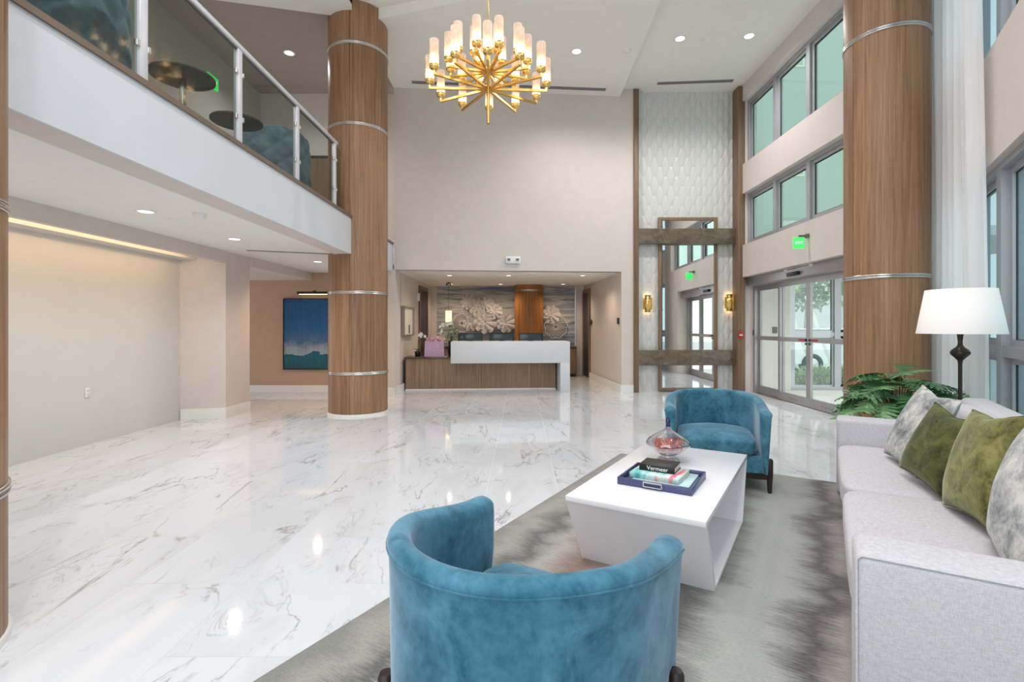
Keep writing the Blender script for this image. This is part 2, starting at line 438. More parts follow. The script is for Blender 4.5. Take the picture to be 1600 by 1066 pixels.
# ================================================================== THE SETTING
ZC, ZL = 6.48, 6.315          # high ceiling, lowered ceiling
floor = struct('floor', box(-8.2, 5.15, -1.4, 15.2, -0.12, -0.0012), 'grout', 'polished white marble look tile floor of the lobby', 'floor')
PT, LT = 0.61, 1.22
tile_me = MB().box(-PT / 2 + .0012, PT / 2 - .0012, -LT / 2 + .0012, LT / 2 - .0012, -0.012, 0.0).mesh('floor_tile', 'marble_tile')
for k in range(-9, 9):
    for j in range(-2, 12):
        x = -0.30 + PT * (k + 0.5); y = 0.10 + LT * (j + 0.5) + (LT / 2 if k % 2 else 0) - 0.4
        link('floor_tile', tile_me, floor, (x, y, 0))

# ceilings
struct('ceiling', MB().prism([(-8.2, -1.4), (0.85, -1.4), S(2.3, 3.74), (5.0, 5.5), (5.0, 11.2), (-8.2, 11.2)], ZC, ZC + 0.15),
       'ceiling_white', 'high white ceiling of the two storey lobby', 'ceiling')
struct('ceiling_drop', MB().prism([(-2.63, 10.5), (2.1, 10.9), (2.1, 6.69), (-2.63, 8.15)], ZL, ZC),
       'ceiling_white', 'lowered grey white ceiling panel above the chandelier', 'ceiling')
struct('ceiling_header', MB().prism([(-8.2, 6.75), (-2.63, 8.04), (-2.63, 5.6), (-8.2, 5.6)], ZL, ZC),
       'ceiling_white', 'white ceiling header over the balcony seating', 'ceiling')
struct('ceiling_mezzanine', box(-8.2, -2.63, 6.5, 10.81, 6.40, 6.47), 'ceiling_shaded', 'ceiling above the balcony, coloured darker for its shade', 'ceiling')
struct('ceiling_lower', box(-8.2, -2.92, -1.4, 10.81, 2.56, 2.60), 'ceiling_white', 'low white ceiling under the balcony', 'ceiling')
struct('ceiling_soffit', box(-8.2, -4.5, 8.41, 10.81, 2.40, 2.56), 'wall_greige', 'dropped beige soffit over the side hall', 'ceiling')
struct('ceiling_reception', MB().prism([(-2.8, 10.5), (2.2, 10.88), (2.2, 15.0), (-2.8, 15.0)], 2.58, 2.70), 'ceiling_white',
       'low ceiling over the reception desk', 'ceiling')

# back wall with the reception opening
A, B = (-2.62, 10.35), (2.44, 10.78)
def on_back(x): t = (x - A[0]) / (B[0] - A[0]); return A[1] + t * (B[1] - A[1])
struct('wall_back', MB().wall(A, B, 0.22, 2.58, ZC).wall((2.13, on_back(2.13)), B, 0.22, 0, 2.58), 'wall_greige',
       'tall plain greige wall above the reception opening', 'wall')
struct('wall_reception_pier', box(-3.2, -2.60, 10.30, 10.81, 0, 2.58), 'wall_greige', 'narrow beige wall end left of the reception opening', 'wall')
struct('wall_hall', box(-8.2, -2.62, 10.81, 10.95, 0, 2.6), 'wall_tan', 'tan hall wall behind the wooden column', 'wall')
struct('wall_mezzanine_back', box(-8.2, -2.62, 10.81, 10.95, 2.6, ZC), 'wall_greige', 'greige end wall of the balcony level', 'wall')
struct('wall_reception_left', box(-2.85, -2.63, 10.81, 15.0, 0, 2.58), 'wall_greige', 'beige side wall left of the reception desk', 'wall')
RB = 14.72
wb = struct('wall_reception_back', box(-2.8, 2.6, RB, RB + 0.15, 0, 2.58), 'wall_greige', 'end wall of the reception niche', 'wall')
MB().box(-2.47, 1.55, RB - 0.012, RB, 0.85, 2.57).build('wallpaper_panel', 'slate_wallpaper', wb)
MB().box(1.55, 1.59, RB - 0.02, RB, 0.85, 2.57).build('wallpaper_edge', 'satin_metal', wb)
struct('wall_reception_right', MB().wall((1.80, 15.0), (2.13, on_back(2.13) + 0.2), 0.25, 0, 2.58), 'wall_greige',
       'beige side wall right of the reception desk', 'wall')

# left side under the balcony
struct('wall_left', box(-5.3, -5.15, -1.4, 7.6, 0, 2.45), 'wall_white', 'blank white wall panel under the balcony', 'wall')
struct('wall_left_pier', MB().prism([(-5.3, 7.58), (-5.13, 7.59), (-4.54, 7.74), (-4.535, 8.41), (-8.2, 8.41), (-8.2, 7.58)], 0, 2.56), 'wall_greige',
       'beige pier at the far end of the white wall', 'wall')
struct('trim_cove_box', box(-5.3, -4.92, -1.4, 7.66, 2.41, 2.56), 'wall_white', 'inner box of the light cove above the white wall', 'cove')
struct('trim_bulkhead', box(-4.60, -4.52, -1.4, 7.75, 2.385, 2.56), 'wall_greige', 'beige bulkhead edge hiding the cove light', 'bulkhead')
led = tag(MB().box(-4.625, -4.605, -1.2, 7.3, 2.47, 2.50).build('cove_light_strip', 'led_warm'), 'warm light strip hidden in the ceiling cove above the white wall', 'light strip')

# balcony slab and its edge
struct('balcony_slab', box(-8.2, -2.68, -1.4, 10.81, 2.60, 3.06), 'ceiling_white', 'floor slab of the balcony', 'balcony')
struct('balcony_beam', box(-2.93, -2.66, -1.4, 10.33, 2.535, 2.62), 'wall_greige', 'beige underside of the balcony edge beam', 'balcony')
struct('balcony_fascia', MB().box(-2.66, -2.64, -1.4, 7.9, 2.53, 3.085).box(-2.66, -2.64, 8.6, 10.33, 2.53, 3.085), 'fascia_white',
       'smooth white balcony fascia running to the wooden column', 'fascia')
struct('trim_balcony', MB().box(-2.74, -2.622, -1.4, 7.9, 3.085, 3.128).box(-2.74, -2.622, 8.6, 10.33, 3.085, 3.128), 'brown_trim',
       'brown metal cap along the balcony edge', 'trim')
struct('wall_mezzanine_left', box(-5.75, -5.6, -1.4, 10.81, 3.06, ZC), 'wall_taupe', 'dim wall at the back of the balcony', 'wall')

# feature wall right of the back wall
fw = struct('wall_feature', box(2.40, 4.75, 10.92, 11.1, 0, ZC), 'wall_white', 'white textured tile wall with tall mirror and stone bands', 'wall')
wm, we, th = 0.172, 0.070, 0.42
hw = [(-we / 2, -th / 2), (we / 2, -th / 2), (wm / 2, 0), (we / 2, th / 2), (-we / 2, th / 2), (-wm / 2, 0)]
hw = [(x * 0.985, z * 0.994) for x, z in hw]
plain('tile_white', srgb(210, 210, 207), 0.35, var=0.01)
vs = [(x, 0, z) for x, z in hw] + [(x, -0.006, z) for x, z in hw] + [(0.012, -0.019, -th * .28), (-0.012, -0.019, th * .28)]
fs = [(i, (i + 1) % 6, 6 + (i + 1) % 6, 6 + i) for i in range(6)] + [(6, 7, 12), (7, 8, 12), (8, 13, 12), (8, 9, 13), (9, 10, 13), (10, 11, 13), (11, 12, 13), (11, 6, 12)]
wt_me = MB().add(vs, fs).mesh('wall_tile', 'tile_white')
pit = (wm + we) / 2
ncol = int((4.62 - 2.50) / pit) + 1
MX0, MX1, MZ0, MZ1 = 2.945, 4.215, 0.02, 3.76       # mirror with its frame
for i in range(ncol + 1):
    x = 2.51 + pit * i
    for j in range(0, 16):
        z = th * (j + (0.5 if i % 2 else 0.0)) + 0.04
        if z > ZC + 0.1 or x > 4.63: continue
        if MX0 + .12 < x < MX1 - .12 and z < MZ1 - 0.25: continue
        link('wall_tile', wt_me, fw, (x, 10.918, z))
t = thing('trim_1', 'tall narrow wood trim left of the tiled wall', 'trim', (2.445, 10.84, 0), kind='structure')
MB().bevbox(-0.056, 0.056, -0.10, 0.08, 0, ZC, 0.01, 2).build('wood_strip', 'trim_wood', t)
t = thing('trim_2', 'wider wood pilaster between the tiled wall and the entrance', 'trim', (4.63, 10.70, 0), kind='structure')
MB().bevbox(-0.075, 0.085, -0.09, 0.22, 0, ZC, 0.03, 3).build('wood_strip', 'trim_wood', t)
for nm, z0, z1, lab in (('stone_band', 3.175, 3.50, 'upper brown stone band across the tall mirror'), ('stone_band', 0.58, 0.905, 'lower brown stone band across the tall mirror')):
    t = thing(nm, lab, 'stone band', (3.56, 10.80, z0), group='brown stone bands on the tiled wall')
    MB().bevbox(-1.07, 1.07, -0.06, 0.035, 0, z1 - z0, 0.008, 2).build('stone_slab', 'brown_stone', t)

# entrance wall on the right
XE = 4.65
struct('wall_right', MB().box(XE, 4.96, 6.0, 10.95, 2.45, 3.12).box(XE, 4.96, 6.0, 10.95, 4.20, 4.82).box(XE, 4.96, 6.0, 10.95, 6.15, ZC)
       .box(XE, 4.78, 5.36, 6.0, 2.45, 3.12).box(XE, 4.78, 5.36, 6.0, 4.20, 4.82).box(XE, 4.78, 5.36, 6.0, 6.15, ZC)
       .box(XE, 4.96, 10.62, 10.95, 3.12, 4.20).box(XE, 4.96, 10.62, 10.95, 4.82, 6.15).box(XE, 4.78, 5.36, 6.0, 3.12, 4.20).box(XE, 4.78, 5.36, 6.0, 4.82, 6.15)
       .box(XE, 4.78, 5.36, 6.0, 0, 2.45).box(XE, 5.10, 6.0, 6.68, 0, 2.45).box(XE, 5.10, 10.74, 10.95, 0, 2.45), 'wall_greige', 'beige entrance wall with two rows of windows above the doors', 'wall')

def window(name, label, origin, rz, x0, x1, z0, z1, mull, gl, transom=None, fr=0.06, depth=0.14, mw=0.10, sash=0.055, g=0.014):
    """local x along the wall, local y into the room"""
    t = thing(name, label, 'window', origin, rz, kind='structure')
    d0, d1 = -depth / 2, depth / 2
    MB().box(x0, x1, d0, d1, z0, z0 + fr).box(x0, x1, d0, d1, z1 - fr, z1).box(x0, x0 + fr, d0, d1, z0 + fr, z1 - fr).box(x1 - fr, x1, d0, d1, z0 + fr, z1 - fr).build('window_frame', 'frame_grey', t)
    for m in mull:
        mb = MB().box(m - mw / 2, m + mw / 2, d0, d1, z0 + fr, z1 - fr); mb.build('mullion', 'frame_grey', t)
    edges = [x0 + fr - mw / 2] + list(mull) + [x1 - fr + mw / 2]
    rows = [(z0 + fr, z1 - fr)]
    if transom:
        rows = [(z0 + fr, transom - 0.045), (transom + 0.045, z1 - fr)]
        MB().box(x0 + fr, x1 - fr, d0 + 0.02, d1 - 0.01, transom - 0.045, transom + 0.045).build('transom', 'frame_grey', t)
    for a, b in zip(edges[:-1], edges[1:]):
        a += mw / 2; b -= mw / 2
        for r0, r1 in rows:
            q = sash; e0, e1 = -0.035, 0.03
            s_ = MB().box(a, b, e0, e1, r0, r0 + q).box(a, b, e0, e1, r1 - q, r1).box(a, a + q, e0, e1, r0 + q, r1 - q).box(b - q, b, e0, e1, r0 + q, r1 - q).build('sash', 'frame_grey', t)
            MB().box(a + q, b - q, -.007, .007, r0 + q, r0 + q + g).box(a + q, b - q, -.007, .007, r1 - q - g, r1 - q).box(a + q, a + q + g, -.007, .007, r0 + q + g, r1 - q - g).box(b - q - g, b - q, -.007, .007, r0 + q + g, r1 - q - g).build('gasket', 'gasket', s_)
            MB().box(a + q, b - q, -.004, .004, r0 + q, r1 - q).build('pane', gl, s_)
    return t
window('window_1', 'lower row of green tinted windows above the entrance doors', (4.83, 0, 0), R(90), 6.0, 10.62, 3.12, 4.20, (7.28, 8.39, 9.5), 'glass_mint')
window('window_2', 'upper row of green tinted windows near the ceiling above the entrance', (4.83, 0, 0), R(90), 6.0, 10.62, 4.82, 6.15, (7.28, 8.39, 9.5), 'glass_mint')

# angled window wall beside the sofa (local frame: x = w, y = into the room)
UF = 2.10
FO = S(UF + 0.15, 0)
o = thing('wall_windows', 'greige band of the angled window wall behind the sofa', 'wall', (*S(UF, 0), 0), R(59), kind='structure')
MB().box(-4.0, 3.75, -0.30, 0, 2.81, 3.81).box(-4.0, 3.75, -0.30, 0, 6.10, ZC).box(3.72, 3.75, -0.24, 0, 0, 2.81).box(3.72, 3.75, -0.24, 0, 3.81, 6.10).box(-4.0, 3.75, -0.30, 0, 0, 0.10).build('wall_band', 'wall_greige', o)
window('window_3', 'tall lower windows of the angled wall behind the sofa', (*FO, 0), R(59), -4.0, 3.72, 0.10, 2.81, (-2.9, -1.85, -0.8, 0.28, 1.42, 2.56), 'glass_pale', transom=1.19, mw=0.13, depth=0.18, g=0.005)
window('window_4', 'upper windows of the angled wall above the greige band', (*FO, 0), R(59), -4.0, 3.72, 3.81, 6.10, (-2.9, -1.85, -0.8, 0.28, 1.42, 2.56), 'glass_pale', mw=0.13, depth=0.18, g=0.005)

# automatic entrance doors
XD = 5.0
d = thing('door_1', 'grey framed automatic sliding glass entrance doors', 'door', (XD, 0, 0), kind='structure')
MB().bevbox(-0.24, 0.06, 6.68, 10.70, 2.26, 2.46, 0.012, 2).build('header_box', 'door_grey', d)
MB().box(-0.07, 0.07, 10.66, 10.74, 0, 2.27).box(-0.07, 0.07, 6.68, 6.76, 0, 2.27).build('door_jamb', 'door_grey', d)
MB().box(-0.09, 0.09, 6.68, 10.72, 0.0, 0.012).build('threshold', 'satin_metal', d)
def leaf(y0, y1, xo, glassmat='glass_clear'):
    l = MB().box(xo - .022, xo + .022, y0, y1, 0.015, 0.17).box(xo - .022, xo + .022, y0, y1, 2.16, 2.26).box(xo - .022, xo + .022, y0, y0 + .065, .17, 2.16).box(xo - .022, xo + .022, y1 - .065, y1, .17, 2.16).build('door_leaf', 'door_grey', d)
    MB().box(xo - .026, xo + .026, y0 + .065, y1 - .065, 1.13, 1.21).build('push_rail', 'door_grey', l)
    MB().box(xo - .004, xo + .004, y0 + .065, y1 - .065, 0.17, 1.13).build('pane', glassmat, l)
    MB().box(xo - .004, xo + .004, y0 + .065, y1 - .065, 1.21, 2.16).build('pane', glassmat, l)
    return l
leaf(9.68, 10.66, 0.035); l2 = leaf(8.70, 9.72, -0.035); l3 = leaf(7.68, 8.70, -0.035); leaf(6.74, 7.72, 0.035)
for l_, y in ((l2, 8.76), (l3, 8.64)):
    MB().box(-.075, -.055, y - .02, y + .02, 1.15, 1.19).box(-.075, -.055, y - .02, y + .02, 1.09, 1.12).build('lock', 'black', l_)
for l_, y0, y1 in ((l2, 9.05, 9.35), (l3, 8.0, 8.35)):
    mb = MB()
    for i in range(4):
        yy = y0 + (y1 - y0) * i / 4
        mb.box(-.0585, -.0575, yy, yy + .045, 0.075 + .012 * (i % 2), 0.083 + .012 * (i % 2))
    mb.build('floor_rail_mark', 'black', l_)
for l_, y0, y1 in ((l2, 8.80, 9.0), (l3, 8.40, 8.60)):
    MB().box(-.0625, -.0615, y0, y1, 1.155, 1.185).build('red_sticker', 'red', l_)
MB().bevbox(-.29, -.24, 8.62, 8.98, 2.29, 2.36, .01, 2).build('door_sensor', 'black', d)
MB().box(-.242, -.24, 8.25, 9.15, 2.405, 2.44).build('notice_strip', 'plastic_white', d)
MB().box(-.244, -.242, 8.35, 9.05, 2.416, 2.429).build('notice_print', 'black', d)

# vestibule beyond the doors
struct('floor_vestibule', box(5.15, 9.0, 5.0, 12.0, -0.12, -0.002), 'wall_white', 'pale floor of the entrance vestibule', 'floor')
struct('wall_vestibule', MB().box(5.0, 5.98, 11.20, 11.35, 0, 2.7), 'wall_white', 'pale vestibule wall seen through the left door pane', 'wall')
struct('ceiling_vestibule', box(4.97, 7.9, 6.68, 11.35, 2.62, 2.75), 'ceiling_white', 'flat vestibule ceiling', 'ceiling')
window('window_5', 'outer vestibule glazing beyond the sliding doors', (0, 11.27, 0), R(180), -9.0, -5.98, 0.0, 2.62, (-7.02, -8.0), 'glass_clear', transom=1.24, fr=0.07, mw=0.13, sash=0.04)
tag(MB().bevbox(-.05, .05, -.012, .012, -.07, .07, .004, 2).build('access_panel', 'slot_grey'), 'small dark access pad on the vestibule wall', 'access pad').location = (5.62, 11.188, 1.33)

# baseboards
def baseboard(name, label, runs, h=0.16, t=0.018, mat='trim_white'):
    mb = MB()
    for p, q in runs: mb.wall(p, q, t, 0, h)
    struct(name, mb, mat, label, 'baseboard')
baseboard('baseboard_left', 'white baseboard at the foot of the beige pier', [((-4.54, 7.74), (-5.13, 7.59)), ((-4.535, 8.41), (-4.54, 7.72))])
baseboard('baseboard_left_panel', 'white baseboard along the blank white wall', [((-5.15, 7.58), (-5.15, -1.4))], 0.14, 0.008, 'wall_white')
baseboard('baseboard_hall', 'white baseboard of the hall behind the column', [((-3.2, 10.81), (-8.1, 10.81))], 0.15)
baseboard('baseboard_reception', 'white baseboard at the left end of the reception opening', [((-2.582, 10.30), (-3.2, 10.30)), ((-2.60, 11.1), (-2.60, 10.285))])
baseboard('baseboard_back', 'white baseboard right of the reception opening', [((2.39, on_back(2.39)), (2.11, on_back(2.11))), ((2.13, on_back(2.13) - .015), (1.86, 13.75))])

# ================================================================== COLUMNS
def column(label, cx, cy, r, seams, ztop, bands=(0.67, 1.94, 4.57, 5.83), mat='oak', z0=0.0):
    t = thing('wood_column', label, 'column', (cx, cy, 0), group='wood clad round columns')
    MB().cyl((0, 0), r - 0.014, z0, ztop, 48).build('core', 'black', t)
    MB().cyl((0, 0), r + 0.012, z0, z0 + 0.035, 64).build('base_ring', 'trim_white', t)
    zs = [z0 + 0.035] + [b for b in bands if b < ztop] + [ztop]
    for i in range(len(zs) - 1):
        a0 = zs[i] + (0.022 if i else 0); a1 = zs[i + 1] - (0.022 if i < len(zs) - 2 else 0)
        for k in range(len(seams)):
            s0 = seams[k] + 0.006; s1 = seams[(k + 1) % len(seams)] - 0.006
            if s1 < s0: s1 += 2 * math.pi
            n = max(4, int((s1 - s0) / 0.12)); vs = []; fs = []
            for q in range(n + 1):
                a = s0 + (s1 - s0) * q / n
                for rr, zz in ((r, a0), (r, a1), (r - .02, a1), (r - .02, a0)):
                    vs.append((rr * math.cos(a), rr * math.sin(a), zz))
            mb = MB(); mb.add(vs, [(4 * q, 4 * q + 4, 4 * q + 5, 4 * q + 1) for q in range(n)], True)
            mb.add(vs, [f for q in range(n) for f in ((4 * q + 1, 4 * q + 5, 4 * q + 6, 4 * q + 2), (4 * q + 4, 4 * q, 4 * q + 3, 4 * q + 7))] + [(0, 1, 2, 3), (4 * n + 1, 4 * n, 4 * n + 3, 4 * n + 2)])
            mb.build('veneer_panel', mat, t)
        if 0 < i:
            b = zs[i]
            MB().lathe([(r - .01, b - .022), (r + .010, b - .022), (r + .010, b - .004), (r + .003, b - .003), (r + .003, b + .003), (r + .010, b + .004), (r + .010, b + .022), (r - .01, b + .022)], n=64, cap=False).build('metal_band', 'satin_metal', t)
    return t
def seam_at(cx, cy, r, px):
    k = (px - CX) / F_PX; d = Vector((k, 1)).normalized(); c = Vector((cx, cy)); b = d.dot(c)
    disc = b * b - (c.length_squared - r * r); p = d * (b - math.sqrt(max(0, disc))); return math.atan2(p.y - cy, p.x - cx)
sL = seam_at(-2.68, 8.28, .466, 546)
column('wood clad round column standing at the far end of the balcony edge', -2.68, 8.28, .466, [sL + k * math.pi / 2 for k in range(4)], ZC)
s0, s1 = seam_at(4.077, 5.65, .40, 1333), seam_at(4.077, 5.65, .40, 1440)
column('wood clad round column beside the white curtain', 4.077, 5.65, .40, [s0, s1, s1 + 1.57, s1 + 3.0], ZC)
column('wood clad round column cut off at the left edge of the picture', -2.70, 2.0, .466, [0.3, 1.87, 3.44, 5.0], ZC)

# ================================================================== SEATING GROUP
rug = thing('area_rug', 'grey and taupe rug with jagged woven bands under the seating', 'rug', (*S(0.40, -0.40), 0), UA)
MB().bevbox(-1.45, 1.45, -2.4, 2.4, 0.0, 0.013, 0.005, 2).build('rug_pile', 'rug_pile', rug)

ct = thing('coffee_table', 'white open sided coffee table with sloping ends', 'table', (*S(0, 0), 0.013), UA)
hb, ht_, tw, hh = 0.5225, 0.755, 0.378, 0.442
def slab(p, q, th_):   # slab between two (y,z) points along x
    d = Vector((q[0] - p[0], q[1] - p[1])).normalized(); n = Vector((-d.y, d.x)) * th_
    pts = [p, q, (q[0] + n.x, q[1] + n.y), (p[0] + n.x, p[1] + n.y)]
    vs = [(x, y, z) for x in (-tw, tw) for y, z in pts]
    return MB().add(vs, [(0, 1, 2, 3), (7, 6, 5, 4)] + [(i, 4 + i, 4 + (i + 1) % 4, (i + 1) % 4) for i in range(4)])
MB().bevbox(-tw, tw, -ht_, ht_, hh - 0.032, hh, 0.003, 2).build('tabletop', 'table_white', ct)
MB().bevbox(-tw, tw, -hb, hb, 0, 0.026, 0.003, 2).build('bottom_panel', 'table_white', ct)
slab((-ht_ + .006, hh - 0.03), (-hb, 0.0), 0.026).build('end_panel', 'table_white', ct)
slab((hb, 0.0), (ht_ - .006, hh - 0.03), 0.026).build('end_panel', 'table_white', ct)

def barrel_chair(label, loc, rz):
    t = thing('barrel_chair', label, 'armchair', loc, rz, 'teal barrel chairs facing each other over the rug')
    a_, yf, y0, b_ = 0.380, 0.34, 0.02, 0.385
    path = [((-a_, yf + (y0 - yf) * i / 7), (-1, 0)) for i in range(7)]
    for i in range(33):
        q = math.pi + math.pi * i / 32
        nx, ny = b_ * math.cos(q), a_ * math.sin(q); l = math.hypot(nx, ny)
        path.append(((a_ * math.cos(q), y0 + b_ * math.sin(q)), (nx / l, ny / l)))
    path += [((a_, y0 + (yf - y0) * (i + 1) / 7), (1, 0)) for i in range(7)]
    def ring(p, n, sc_=1.0, dz=0.0, dy=0.0):
        f = min(1, max(0, (yf - p[1]) / (yf + 0.30))); f = f * f * (3 - 2 * f)
        zt = 0.705 + 0.090 * f + dz
        q = 0.048 - 0.013 * f                      # half thickness: arms fuller than the back
        prof = [(0.012, 0.185), (0.022, 0.32), (q - 0.006, zt - 0.06), (q, zt - 0.032)]
        prof += [(q * math.cos(k), zt - 0.030 + 0.030 * math.sin(k)) for k in (0.35, 0.8, 1.25, 1.57, 1.9, 2.35, 2.8)]
        prof += [(-q, zt - 0.05), (-q, 0.50), (-0.030, 0.30), (-0.02, 0.185)]
        return [(p[0] + n[0] * o * sc_, p[1] + n[1] * o * sc_ + dy, z) for o, z in prof]
    rings = [ring(*path[0], 0.45, -0.035, 0.032), ring(*path[0], 0.85, -0.012, 0.022)] + [ring(*p) for p in path] + [ring(*path[-1], 0.85, -0.012, 0.022), ring(*path[-1], 0.45, -0.035, 0.032)]
    m = len(rings[0]); vs = [v for r_ in rings for v in r_]
    fs = [(i * m + k, i * m + (k + 1) % m, (i + 1) * m + (k + 1) % m, (i + 1) * m + k) for i in range(len(rings) - 1) for k in range(m)]
    mb = MB().add(vs, fs, True); mb.add(rings[0], [tuple(range(m))]); mb.add(rings[-1], [tuple(range(m))])
    sh = mb.build('backrest_shell', 'teal_velvet', t)
    MB().tube([(r_[3][0], r_[3][1], r_[3][2] - .006) for r_ in rings[2:-2]], 0.0032, 6).build('piping', 'teal_velvet', sh)
    # base inside the shell
    pl = [(-a_ + .01, yf - .005)] + [((a_ - .01) * math.cos(math.pi + math.pi * i / 20), y0 + (b_ - .01) * math.sin(math.pi + math.pi * i / 20)) for i in range(21)] + [(a_ - .01, yf - .005)]
    MB().prism(pl, 0.185, 0.325).build('seat_base', 'teal_velvet', t)
    puff(-0.318, 0.318, -0.27, 0.375, 0.32, 0.465, 0.055, 7).build('seat_cushion', 'teal_velvet', t)
    for x, y in ((-.415, .285), (.415, .285), (-.375, -.20), (.375, -.20)):
        MB().lathe([(.014, 0.013), (.017, 0.02), (.026, .17), (.027, .285), (.020, .298)], (x, y), 20).build('leg', 'dark_wood', t)
    for y, xx in ((.285, .40), (-.20, .36)):
        MB().bevbox(-xx, xx, y - .018, y + .018, .125, .188, .004, 2).build('base_rail', 'dark_wood', t)
    return t
def puff(x0, x1, y0, y1, z0, z1, crown, k=8, n=12, under=0.0):
    bm = bmesh.new(); bmesh.ops.create_cube(bm, size=2.0)
    bmesh.ops.subdivide_edges(bm, edges=bm.edges[:], cuts=n, use_grid_fill=True)
    for v in bm.verts:
        a, b, c = v.co; s_ = (abs(a) ** k + abs(b) ** k + abs(c) ** k) ** (1 / k)
        a, b, c = a / s_, b / s_, c / s_
        dz = crown * (1 - a * a) * (1 - b * b) if c > 0 else -under * (1 - a * a) * (1 - b * b)
        v.co = ((x0 + x1) / 2 + a * (x1 - x0) / 2, (y0 + y1) / 2 + b * (y1 - y0) / 2, (z0 + z1) / 2 + c * (z1 - z0) / 2 + dz * abs(c))
    return MB().frombm(bm, True)
barrel_chair('teal velvet barrel chair seen from behind in the foreground', (*S(0.045, -1.95), 0), UA)
barrel_chair('teal velvet barrel chair beyond the coffee table facing the camera', (1.757, 4.60, 0), R(162.7))

# sofa
U0, W0 = 1.42, 0.27
sf = thing('sofa', 'long light grey linen sofa with track arms along the right side', 'sofa', (*S(U0, W0), 0), UA)
def SB(u0, u1, w0, w1, z0, z1, r=0.03, seg=3): return MB().bevbox(u0 - U0, u1 - U0, w0 - W0, w1 - W0, z0, z1, r, seg)
SB(0.985, 1.90, -1.10, 1.62, 0.04, 0.30, 0.02).build('base', 'linen', sf)
SB(0.955, 1.90, -1.29, -1.06, 0.03, 0.645, 0.03, 4).build('armrest', 'linen', sf)
SB(0.955, 1.90, 1.59, 1.82, 0.03, 0.645, 0.03, 4).build('armrest', 'linen', sf)
SB(1.76, 1.95, -1.27, 1.80, 0.04, 0.86, 0.05, 4).build('backrest', 'linen', sf)
for a, b in ((-1.055, 0.263), (0.267, 1.585)):
    puff(0.955 - U0, 1.77 - U0, a - W0, b - W0, 0.285, 0.455, 0.022, 9).build('seat_cushion', 'linen', sf)
    puff(1.62 - U0, 1.80 - U0, a - W0, b - W0, 0.45, 0.84, 0.03, 6).build('back_cushion', 'linen', sf)
for wv, sgn in ((-1.29, -1), (1.82, 1)):
    pts = [(0.962 - U0, wv - W0 - sgn * .004, .05), (0.962 - U0, wv - W0 - sgn * .004, .625), (0.975 - U0, wv - W0 - sgn * .004, .638), (1.88 - U0, wv - W0 - sgn * .004, .638)]
    MB().tube(pts, 0.0045, 6).build('piping', 'linen', sf)
for u_ in (1.02, 1.84):
    for wv in (-1.2, 1.74):
        MB().box(u_ - U0 - .03, u_ - U0 + .03, wv - W0 - .03, wv - W0 + .03, 0.0135, 0.05).build('foot', 'dark_wood', sf)

def pillow(label, mat, u, wv, size, lean, yaw=0.0, roll=0.0, z=0.455, thick=0.17, n=26, flip=0):
    t = thing('throw_pillow', label, 'pillow', (*S(u, wv), z), 0, 'throw pillows on the sofa')
    t.rotation_mode = 'XYZ'
    h = size / 2; vs = []; fs = []
    rnd = random.Random(label)
    ph = [rnd.uniform(0, 6) for _ in range(4)]
    for sd in (1, -1):
        for i in range(n + 1):
            for j in range(n + 1):
                a = -1 + 2 * i / n; b = -1 + 2 * j / n
                pin = 1 - 0.085 * (1 - b * b) * abs(a) ** 2; pin2 = 1 - 0.085 * (1 - a * a) * abs(b) ** 2
                th_ = (max(0, 1 - a ** 2) * max(0, 1 - b ** 2)) ** 0.42
                wr = 0.006 * math.sin(3.2 * a + 2.1 * b + ph[0]) * th_ + 0.005 * abs(math.sin(4.3 * b - 2.6 * a + ph[1])) * th_ * (1 - b) / 2
                dent = 0.5 * math.exp(-((a / 0.30) ** 2)) * max(0, b) ** 2 * 0.10
                vs.append((a * h * pin, sd * (thick / 2 * th_ + wr * (1 if sd > 0 else -1)), b * h * pin2 - dent * size * 0.6))
    N = (n + 1) ** 2
    for sd in (0, 1):
        for i in range(n):
            for j in range(n):
                k = sd * N + i * (n + 1) + j; fs.append((k, k + n + 1, k + n + 2, k + 1))
    mb = MB().add(vs, fs, True)
    body = mb.build('cover', mat, t)
    e = [vs[i * (n + 1)] for i in range(n + 1)] + [vs[n * (n + 1) + j] for j in range(1, n + 1)] + [vs[i * (n + 1) + n] for i in range(n - 1, -1, -1)] + [vs[j] for j in range(n - 1, 0, -1)]
    MB().tube(e, 0.0045, 6, closed=True).build('piping', mat, t)
    Mx = Matrix.Rotation(UA - R(90) + yaw, 4, 'Z') @ Matrix.Rotation(-lean, 4, 'X') @ Matrix.Rotation(roll, 4, 'Y')
    t.rotation_euler = Mx.to_euler('XYZ')
    zmin = min((Mx @ Vector(v)).z for v in vs)
    t.location.z = z - zmin + 0.004
    return t
pillow('grey mottled hide pillow in the far corner of the sofa', 'grey_hide', 1.40, 0.86, 0.54, R(24), R(14), R(4), z=0.465)
pillow('dark moss green velvet pillow in the middle of the sofa', 'moss_velvet', 1.43, 0.40, 0.45, R(22), R(22), R(8), z=0.468)
pillow('light olive velvet pillow nearest the camera side of the two green ones', 'olive_velvet', 1.51, -0.13, 0.52, R(16), R(8), R(-6), z=0.468)
pillow('grey mottled hide pillow at the right edge of the picture', 'grey_hide', 1.53, -0.70, 0.52, R(14), R(0), R(5), z=0.468)

